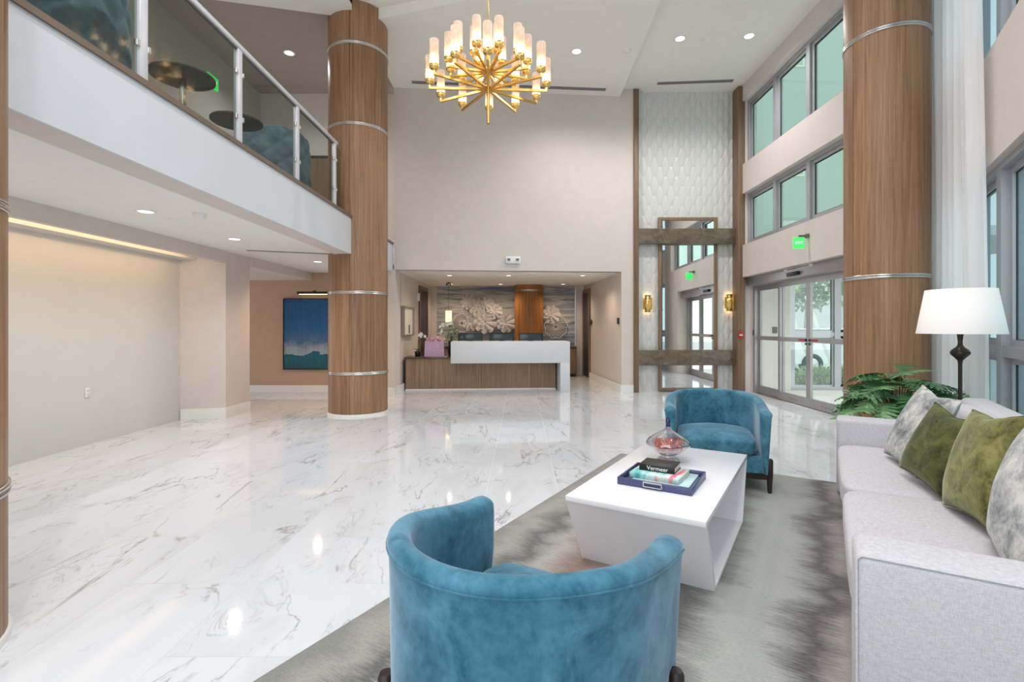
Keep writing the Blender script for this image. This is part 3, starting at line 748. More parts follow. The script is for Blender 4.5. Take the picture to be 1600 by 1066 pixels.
# ------------------------------------------------------------------ on the coffee table
ZT = 0.455
tr = thing('serving_tray', 'navy lacquer tray with pale metal handles on the coffee table', 'tray', (*S(0.018, -0.218), ZT), UA)
MB().box(-.215, .215, -.19, .19, 0.001, .008).build('tray_floor', 'navy', tr)
for x0, x1, y0, y1 in ((-.218, .218, -.193, -.183), (-.218, .218, .183, .193), (-.218, -.208, -.183, .183), (.208, .218, -.183, .183)):
    MB().bevbox(x0, x1, y0, y1, 0, .044, .0015, 1).build('tray_side', 'navy', tr)
for sg in (-1, 1):
    y = sg * .196
    MB().bar((-.055, y + sg * .01, .042), (.055, y + sg * .01, .042), .010, .008).bar((-.055, y + sg * .01, .016), (.055, y + sg * .01, .016), .006, .006).bar((-.053, y + sg * .01, .013), (-.053, y + sg * .01, .046), .006, .006).bar((.053, y + sg * .01, .013), (.053, y + sg * .01, .046), .006, .006).box(-.056, -.05, min(y - sg * .003, y + sg * .012), max(y - sg * .003, y + sg * .012), .038, .046).box(.05, .056, min(y - sg * .003, y + sg * .012), max(y - sg * .003, y + sg * .012), .038, .046).build('tray_handle', 'satin_metal', tr)
def book(label, mat, u, wv, z, wx, dy, h, rz=0, title=None, tcol='petal_white', tsize=.03):
    b = thing('book', label, 'book', (*S(u, wv), z), UA + rz, 'books in the navy tray')
    MB().box(-wx / 2 + .004, wx / 2 - .004, -dy / 2 + .003, dy / 2 - .004, .003, h - .003).build('pages', 'paper', b)
    MB().bevbox(-wx / 2, wx / 2, -dy / 2, dy / 2, h - .004, h, .001, 1).box(-wx / 2, wx / 2, -dy / 2, dy / 2, 0, .004).bevbox(-wx / 2, wx / 2, -dy / 2 - .002, -dy / 2 + .004, 0, h, .002, 1).build('cover', mat, b)
    if title:
        text('title_lettering', title, tsize, tcol, b, (0.005, -dy / 2 - .0026, h / 2), (R(90), 0, 0), 0.0004)
    return b
book('large pale book lying flat at the bottom of the tray', 'book_pale', 0.035, -0.20, ZT + .009, .335, .285, .018, R(1))
book('thick book with a colourful painted spine under the black book', 'book_cover_pastel', 0.0, -0.205, ZT + .0275, .30, .25, .032, R(-2))
book('black art book on top of the pile with white title on its spine', 'black', -0.01, -0.165, ZT + .060, .215, .165, .038, R(1), 'Vermeer', 'petal_white', .036)

vs_ = thing('glass_vase', 'squat smoky glass vase with thin blue neck behind the books', 'vase', (*S(-0.075, 0.265), ZT), 0)
MB().lathe([(.0, .0015), (.072, .001), (.080, .006), (.074, .018), (.050, .034), (.040, .042), (.062, .052), (.118, .082), (.148, .112), (.153, .128), (.140, .152), (.100, .180), (.055, .205), (.026, .226), (.016, .245)], n=48, cap=False).build('body', 'glass_vase', vs_)
MB().lathe([(.0165, .243), (.0145, .262), (.017, .285), (.012, .302), (.003, .31)], n=24).build('neck', 'glass_blue', vs_)
fl = MB(); rr = random.Random(3)
for k in range(420):
    c = Vector((rr.uniform(-.085, .085), rr.uniform(-.085, .085), rr.uniform(.075, .135)))
    if math.hypot(c.x, c.y) > 0.115 * (1 - abs(c.z - .12) * 6): continue
    d_ = Vector((rr.uniform(-1, 1), rr.uniform(-1, 1), rr.uniform(-.2, 1))).normalized() * .036
    s_ = d_.cross(Vector((0, 0, 1))).normalized() * .008
    fl.add([c - s_ * .4, c + d_ * .5 - s_, c + d_, c + d_ * .5 + s_, c + s_ * .4], [(0, 1, 2, 3, 4)])
fl.build('red_blossom', 'petal_red', vs_)

# ------------------------------------------------------------------ floor lamp, curtain, plant
lp = thing('floor_lamp', 'floor lamp with white tapered shade and dark turned stem behind the sofa', 'lamp', (*S(1.805, 1.99), 0), 0)
MB().lathe([(.14, 0.0), (.145, .012), (.12, .022), (.03, .034), (.018, .05)], n=36).build('base', 'bronze', lp)
MB().lathe([(.014, .04), (.014, 1.10), (.018, 1.13), (.022, 1.145)], n=20).build('pole', 'bronze', lp)
MB().lathe([(.018, 1.13), (.035, 1.15), (.062, 1.178), (.066, 1.195), (.055, 1.215), (.03, 1.235), (.017, 1.255), (.015, 1.28), (.022, 1.345), (.026, 1.36)], n=32).build('turned_knob', 'bronze', lp)
MB().lathe([(.285, 1.345), (.226, 1.70), (.223, 1.70), (.282, 1.345)], n=56, cap=False).build('lamp_shade', 'shade_linen', lp)
MB().lathe([(.004, 1.34), (.018, 1.42), (.03, 1.47), (.022, 1.51), (.004, 1.52)], n=16).build('bulb', 'plastic_white', lp)
MB().bar((-.225, 0, 1.69), (.225, 0, 1.69), .006, .006).bar((0, -.225, 1.69), (0, .225, 1.69), .006, .006).cyl((0, 0), .005, 1.36, 1.70, 8).build('shade_spider', 'bronze', lp)

cu = thing('curtain', 'tall sheer white curtain hanging beside the right wooden column', 'curtain', (*S(1.99, 3.0), 0), UA)
rr = random.Random(5); NX, NZ = 150, 16; vs = []; fs = []
for j in range(NZ + 1):
    z = 0.02 + (6.44 - 0.02) * j / NZ
    for i in range(NX + 1):
        s_ = i / NX; lo = -0.56 - 0.16 * max(0, 1 - z / 4.5); hi = 0.78
        y = lo + (hi - lo) * s_
        x = 0.045 * math.sin(s_ * 58 + 0.3 * math.sin(z)) + 0.022 * math.sin(s_ * 23 + 1.3 + 0.25 * z)
        e_ = max(0, (s_ - 0.55) / 0.45); x = x * (1 - 0.55 * e_) - 0.125 * e_ * e_ * (3 - 2 * e_)
        vs.append((x, y, z))
for j in range(NZ):
    for i in range(NX):
        k = j * (NX + 1) + i; fs.append((k, k + 1, k + NX + 2, k + NX + 1))
MB().add(vs, fs, True).build('drape', 'sheer_curtain', cu)
MB().tube([(0, -0.7, 6.45), (-0.1, 0.78, 6.45)], .016, 10).build('curtain_rail', 'plastic_white', cu)

def leaf_mesh(name, L, W, lobes, mat, droop):
    vs = []; fs = []
    def P(x, y): return (x, y, -droop * (y / L) ** 2 * L - 0.25 * abs(x) ** 1.4)
    n = lobes
    for sg in (-1, 1):
        for i in range(n):
            t0, t1 = i / n, (i + 0.98) / n
            y0, y1 = L * t0, L * t1
            wid = W * math.sin(math.pi * (0.14 + 0.80 * (1 - t0))) ** 0.7
            tip = (sg * wid, (y0 + y1) / 2 + 0.42 * wid * (0.2 + t0))
            m1 = (sg * wid * .62, y0 + (tip[1] - y0) * .52 - .003); m2 = (sg * wid * .62, y1 + (tip[1] - y1) * .52 + .007)
            o = len(vs); vs += [P(0, y0), P(*m1), P(*tip), P(*m2), P(0, y1)]
            fs.append((o, o + 1, o + 2, o + 3, o + 4) if sg > 0 else (o + 4, o + 3, o + 2, o + 1, o))
    o = len(vs); vs += [P(-.012, L * .9), P(0, L * 1.12), P(.012, L * .9)]; fs.append((o, o + 1, o + 2))
    mb = MB().add(vs, fs); mb.bar((0, -0.02, .0), P(0, L * .5), .006, .004); mb.bar(P(0, L * .5), P(0, L), .004, .003)
    return mb.mesh(name, mat)
lm = [leaf_mesh('leaf', .24, .125, 7, 'leaf_dark', .35), leaf_mesh('leaf', .21, .115, 7, 'leaf_dark', .5), leaf_mesh('leaf', .18, .10, 6, 'leaf_dark', .25)]
pp = thing('potted_philodendron', 'leafy green plant with cut leaves behind the far sofa arm', 'plant', (*S(1.45, 2.42), 0), 0)
MB().lathe([(.12, 0), (.15, .02), (.185, .40), (.195, .42), (.19, .43), (.17, .43), (.165, .38), (.0, .37)], n=32, cap=False).build('pot', 'pot_grey', pp)
rr = random.Random(11)
for k in range(84):
    a = k * 2.39996 + rr.uniform(-.2, .2); f = (k + 0.5) / 84
    reach = 0.05 + 0.27 * f ** 0.7; z = 0.96 - 0.30 * f + rr.uniform(-.04, .05)
    x, y = reach * math.cos(a), reach * math.sin(a)
    MB().tube([(0.03 * math.cos(a), 0.03 * math.sin(a), .38), (x * .5, y * .5, z * .75 + .06), (x, y, z)], .004, 5).build('stem', 'stem_green', pp)
    l_ = link('leaf', lm[k % 3], pp, (x, y, z), (R(rr.uniform(-6, 30) - 16 * f), rr.uniform(-.35, .35), a - math.pi / 2))
    sc_ = rr.uniform(.85, 1.15); l_.scale = (sc_, sc_, sc_)

# ================================================================== BALCONY
XB = -2.64
rl = thing('balcony_railing', 'smoked glass balcony railing with pale metal posts and handrail', 'railing', (XB - .03, 0, 3.128), 0)
PY = [-0.12, 1.10, 2.32, 3.54, 4.75, 5.98, 7.18]
for y in PY:
    p = MB().bevbox(-.022, .022, y - .038, y + .038, 0, .885, .005, 2).build('post', 'post_white', rl)
    for z in (.24, .66):
        for s_ in (-1, 1):
            MB().cyl((0.012, y + s_ * .052), .017, z - .02, z + .02, 12).build('glass_clip', 'satin_metal', p)
MB().bevbox(-.032, .032, -1.4, 7.26, .885, .93, .008, 2).build('handrail', 'post_white', rl)
MB().box(-.012, .012, -1.4, 7.2, .872, .885).build('glazing_channel', 'slot_grey', rl)
for a, b in zip(PY[:-1], PY[1:]):
    MB().box(-.005, .005, a + .046, b - .046, .03, .872).build('glass_panel', 'glass_smoke', rl)
MB().box(-.005, .005, 7.226, 7.42, .03, .872).build('glass_panel', 'glass_smoke', rl)

def tufted(label, x, y, r, h, rz):
    t = thing('tufted_lounge_chair', label, 'chair', (x, y, 3.06), rz, 'blue tufted chairs on the balcony')
    NU, NV = 72, 40; a0, a1 = R(-112), R(112)
    def ring(rad, q):
        vs = []
        for j in range(NV + 1):
            for i in range(NU + 1):
                s_ = i / NU; v = j / NV; a = a0 + (a1 - a0) * s_
                top = h * (1 - 0.30 * abs(2 * s_ - 1) ** 3.2)
                z = 0.16 + (top - 0.16) * v
                ss = a * r / 0.145 * math.pi / 2; tt = z / 0.145 * math.pi / 2
                d_ = min(abs(math.sin(ss + tt)), abs(math.sin(ss - tt))) ** 0.5 * 0.036 * q
                rd = rad + d_ - (0.05 * v ** 8 if q else -0.02 * v ** 8)
                vs.append((rd * math.sin(a), -rd * math.cos(a), z))
        return vs
    o = ring(r, 1); i_ = ring(r - 0.11, 0); N = len(o); W_ = NU + 1; fs = []
    for j in range(NV):
        for i in range(NU):
            k = j * W_ + i; fs.append((k, k + 1, k + W_ + 1, k + W_)); fs.append((N + k, N + k + W_, N + k + W_ + 1, N + k + 1))
    for i in range(NU):
        k = NV * W_ + i; fs.append((k, k + 1, N + k + 1, N + k)); fs.append((i, N + i, N + i + 1, i + 1))
    for j in range(NV):
        for k in (j * W_, j * W_ + NU): fs.append((k, k + W_, N + k + W_, N + k))
    MB().add(o + i_, fs, True).build('tufted_backrest', 'slate_velvet', t)
    puff(-r + .1, r - .1, -r + .12, r * .75, 0.16, 0.44, 0.03, 6).build('seat', 'slate_velvet', t)
    for sx in (-1, 1):
        for sy in (-1, 1):
            MB().cyl((sx * r * .6, sy * r * .55), .016, 0.0, 0.17, 10, .024).build('leg', 'black', t)
    return t
tufted('large blue tufted chair behind the nearest balcony glass', -3.62, 3.62, .62, 1.14, R(70))
tufted('blue tufted chair near the far end of the balcony', -3.62, 7.15, .56, 1.05, R(78))
for x, y, lab in ((-3.36, 5.0, 'round dark bistro table on the balcony beside the nearest blue chair'), (-3.44, 6.09, 'round dark bistro table on the balcony beside the far blue chair')):
    t = thing('bistro_table', lab, 'table', (x, y, 3.06), 0, 'round tables on the balcony')
    MB().lathe([(.0, .80), (.27, .80), (.285, .81), (.285, .828), (.28, .835), (.0, .835)], n=40, cap=False).build('tabletop', 'table_dark', t)
    MB().cyl((0, 0), .03, .02, .80, 16).build('pedestal', 'satin_metal', t)
    MB().lathe([(.20, 0), (.20, .012), (.03, .03)], n=28).build('base', 'black', t)
def exit_sign(label, loc, rz, wd=.30, hg=.20, arm=None, mat='sign_green', tm='sign_white'):
    t = thing('exit_sign', label, 'sign', loc, rz, 'green exit signs')
    MB().bevbox(-wd / 2, wd / 2, -.015, .015, -hg / 2, hg / 2, .004, 2).build('sign_panel', mat, t)
    text('sign_lettering', 'EXIT', min(hg * .55, wd * .36), tm, t, (0, -.0165, 0), (R(90), 0, 0), .001)
    if arm: MB().cyl((arm[0], arm[1]), .035, hg / 2 - .01, hg / 2 + .05, 16).bar((0, 0, hg / 2 + .02), (arm[0], arm[1], hg / 2 + .02), .03, .03).build('mount', 'slot_grey', t)
    return t
exit_sign('green exit sign on the balcony wall beside the round table', (-5.585, 9.12, 5.83), R(90), .30, .22)
exit_sign('green exit sign on a bracket above the entrance doors', (4.50, 8.19, 2.765), R(-6), .17, .18, (.13, 0))
dm = thing('door_2', 'brown panelled door at the back of the balcony', 'door', (-4.0, 10.80, 3.06), 0, kind='structure')
MB().box(-.62, -.56, -.03, 0, 0, 2.0).box(.56, .62, -.03, 0, 0, 2.0).box(-.56, .56, -.03, 0, 1.95, 2.0).build('door_frame', 'black', dm)
MB().box(-.56, .56, -.02, 0, 0, 1.95).build('door_panel', 'walnut', dm)
MB().box(-.12, .44, -.03, -.02, 0, 1.72).build('door_inset', 'dark_wood', dm)
sc1 = thing('wall_sconce', 'small amber sconce on the balcony wall', 'sconce', (-4.70, 10.74, 4.77), 0)
MB().lathe([(.03, -.12), (.045, -.06), (.045, .08), (.03, .14)], n=16).build('shade', 'pendant_shade', sc1)
MB().box(-.03, .03, 0, .07, -.05, .05).build('wall_plate', 'brass', sc1)

# ================================================================== CEILING FIXTURES
def downlight(label, x, y, z, r=.085, group='recessed ceiling downlights', power=1.0, col=(1, .97, .965), lens='lens', size=150):
    t = thing('downlight', label, 'downlight', (x, y, z), 0, group)
    MB().lathe([(r, 0), (r + .018, -.001), (r + .018, -.005), (r + .012, -.008), (r - .006, -.006), (r - .008, 0)], n=32, cap=False).build('trim_ring', 'plastic_white', t)
    MB().cyl((0, 0), r - .004, -.005, -.001, 28).build('lens', lens, t)
    ld = bpy.data.lights.new('downlight_lamp', 'SPOT'); ld.energy = DOWNLIGHT_W * power; ld.color = col
    ld.spot_size = R(size); ld.spot_blend = 0.8; ld.shadow_soft_size = 0.045
    o = link('downlight_lamp', ld, t, (0, 0, -.09))
    return t
downlight('downlight in the lowered ceiling right of the chandelier', .98, 8.99, ZL)
downlight('downlight in the high ceiling left of the two near the entrance', 2.79, 8.88, ZC)
downlight('downlight in the high ceiling nearest the entrance windows', 3.97, 8.80, ZC)
downlight('downlight in the dim balcony ceiling', -4.24, 9.2, 6.40, power=.9)
downlight('added second downlight in the dim balcony ceiling nearer the camera', -4.2, 4.4, ZC, power=1.1)  # unseen lamp added to brighten the balcony
downlight('downlight under the balcony nearest the camera', -3.77, 5.06, 2.56, .075, power=.35)
downlight('middle downlight under the balcony', -3.78, 6.64, 2.56, .075, power=.35)
downlight('far downlight under the balcony beside the column', -3.62, 8.95, 2.56, .075, power=.5, col=(1, .66, .42))
for x, y, pw, lab in ((-1.2, 5.6, .75, 'beside the far end of the balcony glass'), (1.2, 5.2, .75, 'above the far barrel chair'), (-1.2, 3.0, .8, 'left of the rug'), (1.0, 2.6, .8, 'above the coffee table'),
                     (2.3, 4.0, .35, 'above the far sofa arm'), (-1.2, .6, 1.3, 'left of the near barrel chair'), (.4, .3, 1.3, 'above the camera'), (-1.1, -0.9, 1.3, 'furthest behind the camera')):
    downlight('added high ceiling downlight ' + lab + ', outside the picture', x, y, ZC, group='added downlights above the seating', power=pw)  # unseen lamps added as fill for the seating and near floor
for x, y, lab in ((6.3, 9.2, 'far'), (6.3, 7.6, 'near')):
    downlight(lab + ' added downlight in the vestibule ceiling', x, y, 2.62, .07, 'added downlights in the vestibule', .5)  # unseen lamps added to brighten the vestibule
WARM = (1, .78, .55)
for x, y, lab in ((-1.65, 11.55, 'front left'), (-.30, 11.55, 'front middle'), (1.40, 11.55, 'front right'), (-1.94, 13.88, 'rear left'), (-.58, 13.88, 'rear middle'), (1.14, 13.88, 'rear right')):
    downlight(lab + ' downlight in the reception ceiling', x, y, 2.58, .06, 'downlights over the reception desk', .24, WARM, 'lens_warm')
def detector(label, x, y, z, r=.065):
    t = thing('smoke_detector', label, 'detector', (x, y, z), 0)
    MB().lathe([(r, 0), (r, -.018), (r * .8, -.03), (r * .75, -.05), (0.001, -.055)], n=28).build('housing', 'plastic_white', t)
    MB().lathe([(r * .82, -.022), (r * .82, -.028)], n=28, cap=False).build('vent_ring', 'slot_grey', t)
detector('white smoke detector on the lowered ceiling right of the chandelier', 1.86, 8.93, ZL, .075)
detector('white smoke detector under the balcony', -3.30, 5.16, 2.56)
t = thing('sprinkler_cover', 'flat sprinkler cover plate under the balcony', 'sprinkler', (-3.74, 5.42, 2.56))
MB().lathe([(.045, 0), (.045, -.004), (.04, -.007), (.0, -.007)], n=24, cap=False).build('cover_plate', 'plastic_white', t)
t = thing('sprinkler_cover', 'flat sprinkler cover plate on the high ceiling between two downlights', 'sprinkler', (3.19, 8.9, ZC))
MB().lathe([(.045, 0), (.045, -.004), (.04, -.007), (.0, -.007)], n=24, cap=False).build('cover_plate', 'plastic_white', t)
def diffuser(label, p, q, z, wd=.11):
    t = thing('slot_diffuser', label, 'air vent', ((p[0] + q[0]) / 2, (p[1] + q[1]) / 2, z), math.atan2(q[1] - p[1], q[0] - p[0]), 'linear ceiling air slots')
    L = math.hypot(q[0] - p[0], q[1] - p[1]) / 2
    MB().box(-L, L, -wd / 2, wd / 2, -.004, 0).build('backing', 'slot_grey', t)
    for k in (-1, 0, 1):
        MB().box(-L, L, k * wd / 3 - .006, k * wd / 3 + .006, -.012, -.004).build('slat', 'door_grey', t)
diffuser('long dark air slot behind the chandelier in the lowered ceiling', (-2.2, 10.12), (1.74, 10.44), ZL)
diffuser('dark air slot in the high ceiling above the tiled wall', (2.83, 10.52), (4.36, 10.40), ZC)
diffuser('thin air slot in the low ceiling under the balcony', (-4.15, 7.62), (-2.98, 8.0), 2.56, .05)

# ================================================================== CHANDELIER
ch = thing('chandelier', 'brass starburst chandelier with glowing glass tubes', 'chandelier', (-.408, 6.2, 4.32), R(3))
MB().cyl((0, 0), .020, -.42, .42, 16).build('centre_rod', 'brass', ch)
MB().cyl((0, 0), .0075, .42, ZC - 4.32 - .03, 10).build('hanging_rod', 'brass', ch)
MB().lathe([(.09, ZC - 4.32), (.09, ZC - 4.32 - .015), (.03, ZC - 4.32 - .03)], n=28).build('ceiling_rose', 'brass', ch)
MB().cyl((0, 0), .036, -.035, .035, 20).build('hub', 'brass', ch)
MB().cyl((0, 0), .036, .175, .245, 20).build('hub', 'brass', ch)
tube_me = MB().lathe([(.052, 0)] + [(.052, z) for z in (.1, .2, .30)] + [(.047, .30), (.047, 0)], n=24, cap=False).mesh('glass_tube', 'ribbed_glass_tube')
cup_me = MB().lathe([(.010, -.07), (.010, -.035), (.048, -.032), (.055, -.02), (.055, .012), (.046, .012)], n=22).mesh('cup', 'brass')
bulb_me = MB().lathe([(.006, .012), (.016, .03), (.021, .06), (.017, .095), (.004, .11)], n=12).mesh('bulb', 'bulb')
def tier(n, r, z, off, rise):
    for k in range(n):
        a = 2 * math.pi * (k + off) / n; ca, sa = math.cos(a), math.sin(a)
        arm = MB().bar((0.03 * ca, 0.03 * sa, z), (r * ca, r * sa, z + rise), .027, .027).bar((r * ca, r * sa, z + rise - .011), (r * ca, r * sa, z + rise + .04), .02, .02).build('arm', 'brass', ch)
        zz = z + rise + .09
        link('cup', cup_me, arm, (r * ca, r * sa, zz)); link('glass_tube', tube_me, arm, (r * ca, r * sa, zz)); link('bulb', bulb_me, arm, (r * ca, r * sa, zz))
tier(12, .715, 0.0, 0.0, 0.0)
tier(12, .49, .21, .5, 0.0)
tier(4, .20, .21, .37, .10)

# ================================================================== FEATURE WALL THINGS
mr = thing('wall_mirror', 'tall bronze framed mirror between the two brass sconces', 'mirror', (3.58, 10.885, 0), 0)
MB().box(MX0 - 3.58 + .06, MX1 - 3.58 - .06, -.02, .0, MZ0 + .06, MZ1 - .06).build('mirror_glass', 'mirror', mr)
for x0, x1, z0, z1 in ((MX0, MX0 + .07, MZ0, MZ1), (MX1 - .07, MX1, MZ0, MZ1), (MX0 + .07, MX1 - .07, MZ0, MZ0 + .07), (MX0 + .07, MX1 - .07, MZ1 - .07, MZ1)):
    MB().bevbox(x0 - 3.58, x1 - 3.58, -.045, .01, z0, z1, .006, 2).build('frame_bar', 'trim_wood', mr)
def sconce(label, x, z):
    t = thing('wall_sconce', label, 'sconce', (x, 10.83, z), 0, 'brass sconces beside the tall mirror')
    R_ = .082
    mb = MB()
    def arc(r_, z0, z1, a0=180, a1=360, n=18, th_=.006):
        vs = []
        for i in range(n + 1):
            a = R(a0 + (a1 - a0) * i / n)
            for q, zz in ((r_, z0), (r_, z1), (r_ - th_, z1), (r_ - th_, z0)): vs.append((q * math.cos(a), q * math.sin(a) + .05, zz))
        fs = [f for i in range(n) for f in ((4 * i, 4 * i + 4, 4 * i + 5, 4 * i + 1), (4 * i + 1, 4 * i + 5, 4 * i + 6, 4 * i + 2), (4 * i + 2, 4 * i + 6, 4 * i + 7, 4 * i + 3), (4 * i + 3, 4 * i + 7, 4 * i + 4, 4 * i))]
        return MB().add(vs, fs + [(0, 1, 2, 3), (4 * n, 4 * n + 3, 4 * n + 2, 4 * n + 1)], True)
    arc(.068, -.185, .185).build('inner_shield', 'brass', t)
    arc(.095, -.125, .125).build('outer_shield', 'brass', t)
    for k in range(7):
        a = R(195 + 25 * k); MB().cyl((.098 * math.cos(a), .098 * math.sin(a) + .05), .006, -.125, .125, 8).build('flute', 'brass', t)
    MB().box(-.04, .04, .045, .07, -.10, .10).build('wall_plate', 'brass', t)
    for z_ in (-.13, .13):
        MB().cyl((0, .02), .022, z_ - .035, z_ + .035, 12).build('bulb', 'bulb', t)
sconce('brass half round sconce left of the tall mirror', 2.715, 1.90)
sconce('brass half round sconce right of the tall mirror', 4.475, 1.92)
t = thing('fire_alarm_pull', 'small red fire alarm pull on the wood pilaster', 'fire alarm', (4.60, 10.58, 1.23), 0)
MB().bevbox(-.05, .05, 0, .03, -.075, .075, .006, 2).build('housing', 'red', t)
MB().box(-.03, .03, -.012, 0, -.012, .012).build('pull_bar', 'plastic_white', t)
t = thing('door_push_plate', 'small black push plate beside the entrance door frame', 'switch', (4.95, 10.728, 1.28), 0)
MB().bevbox(-.03, .03, -.012, .012, -.055, .055, .004, 2).build('plate', 'black', t)

# ================================================================== RECEPTION
DX, DY, DR = -2.555, 11.09, R(4.3)
dk = thing('reception_desk', 'long reception desk with white waterfall counter over wood panels', 'desk', (DX, DY, 0), DR)
for k in range(6):
    a = 3.33 * k / 6; MB().box(a + .003, a + 3.33 / 6 - .003, 0, .03, .035, .70).build('front_panel', 'desk_wood', dk)
MB().box(0, 3.33, .015, .6, .035, .70).build('carcass', 'dark_wood', dk)
MB().box(0, 3.33, -.006, .02, 0, .033).build('plinth', 'trim_white', dk)
MB().bevbox(-.02, 1.10, -.04, .66, .70, .74, .004, 2).build('low_countertop', 'counter_dark', dk)
MB().bevbox(1.02, 3.57, -.50, .30, .625, 1.085, .006, 2).build('white_counter', 'solid_surface', dk)
MB().bevbox(3.36, 3.57, -.50, .60, 0, .63, .006, 2).build('white_leg', 'solid_surface', dk)
def D(x, y, z): p = Matrix.Rotation(DR, 3, 'Z') @ Vector((x, y, 0)); return (DX + p.x, DY + p.y, z)
for x, lab in ((1.42, 'left of three dark monitors behind the white counter'), (2.12, 'middle of three dark monitors behind the white counter'), (2.78, 'right of three dark monitors behind the white counter')):
    t = thing('computer_monitor', lab, 'monitor', D(x, .10, 1.085), DR, 'monitors on the reception desk')
    MB().bevbox(-.27, .27, -.015, .015, -.02 + .025, .155, .006, 2).build('screen_housing', 'car_glass', t)
    MB().box(-.275, -.25, -.022, .02, 0, .175).box(.25, .275, -.022, .02, 0, .175).box(-.275, .275, -.02, .018, .155, .175).build('bezel', 'black', t)
    MB().box(-.06, .06, -.05, .05, 0, .01).build('stand', 'black', t)
def small_orchid(label, loc, h, lean, n, seed):
    t = thing('orchid', label, 'orchid', loc, 0); rr = random.Random(seed)
    MB().lathe([(.045, 0), (.06, .005), (.065, .11), (.06, .115), (.055, .10), (0.001, .095)], n=20, cap=False).build('pot', 'black', t)
    for k in range(5):
        a = k * 1.3; MB().add([(0, 0, .10), (.05 * math.cos(a) - .02 * math.sin(a), .05 * math.sin(a) + .02 * math.cos(a), .17), (.15 * math.cos(a), .15 * math.sin(a), .15), (.05 * math.cos(a) + .02 * math.sin(a), .05 * math.sin(a) - .02 * math.cos(a), .17)], [(0, 1, 2, 3)]).build('leaf', 'stem_green', t)
    pts = [(lean * (s_ ** 2.2), 0, .1 + h * math.sin(s_ * 1.75) / math.sin(1.57)) for s_ in [i / 12 for i in range(13)]]
    MB().tube(pts, .005, 6).build('stem', 'stem_green', t)
    for k in range(n):
        p = Vector(pts[12 - k % 9]) + Vector((rr.uniform(-.04, .04), rr.uniform(-.05, .05), rr.uniform(-.05, .03))); mb = MB()
        for q in range(5):
            a = q * 2 * math.pi / 5 + k; c_ = Vector((math.cos(a), -.25, math.sin(a))); s_ = Vector((-math.sin(a), 0, math.cos(a)))
            L = .042
            mb.add([p, p + c_ * L * .5 + s_ * L * .42, p + c_ * L, p + c_ * L * .5 - s_ * L * .42], [(0, 1, 2, 3)])
        mb.build('blossom', 'petal_white', t)
small_orchid('tall white orchid behind the pink gift bag', D(.66, .42, .74), .66, .34, 16, 1)
small_orchid('small orchid with few blossoms at the left end of the low counter', D(.24, .2, .74), .40, .12, 5, 2)
gb = thing('gift_bag', 'pink and lilac gift bag stuffed with tissue on the low counter', 'gift bag', D(.62, .16, .74), DR)
vs = [(-.22, -.08, 0), (.22, -.08, 0), (.22, .08, 0), (-.22, .08, 0), (-.205, -.09, .34), (.205, -.09, .34), (.205, .09, .34), (-.205, .09, .34)]
MB().add(vs, [(3, 2, 1, 0), (0, 1, 5, 4), (1, 2, 6, 5), (2, 3, 7, 6), (3, 0, 4, 7)]).build('bag', 'pink_bag', gb)
rr = random.Random(8); mb = MB()
for k in range(44):
    c = Vector((rr.uniform(-.19, .19), rr.uniform(-.08, .08), rr.uniform(.28, .40)))
    q = [c + Vector((rr.uniform(-.08, .08), rr.uniform(-.05, .05), rr.uniform(-.06, .09))) for _ in range(3)]
    mb.add(q, [(0, 1, 2)])
mb.build('tissue_paper', 'tissue_pink', gb)
t = thing('leafy_bouquet', 'green bouquet with white buds behind the gift bag', 'bouquet', D(.98, .34, .74), 0)
MB().lathe([(.06, 0), (.085, .12), (.06, .26), (.075, .34), (.07, .34), (.055, .26), (.001, .02)], n=20, cap=False).build('vase', 'black', t)
rr = random.Random(9); mb = MB()
for k in range(120):
    a = rr.uniform(0, 6.28); rd = rr.uniform(.02, .2); c = Vector((rd * math.cos(a), rd * math.sin(a) * .6, .40 + rr.uniform(0, .28)))
    q = Vector((rr.uniform(-1, 1), rr.uniform(-1, 1), rr.uniform(-.5, 1))).normalized() * .05; s_ = q.cross(Vector((0, 0, 1))).normalized() * .018
    mb.add([c, c + q * .5 + s_, c + q, c + q * .5 - s_], [(0, 1, 2, 3)])
o_ = mb.build('foliage', 'leaf_dark', t); o_['kind'] = 'stuff'
MB().tube([(0, 0, .3), (.01, 0, .45)], .03, 8).build('stems', 'stem_green', t)

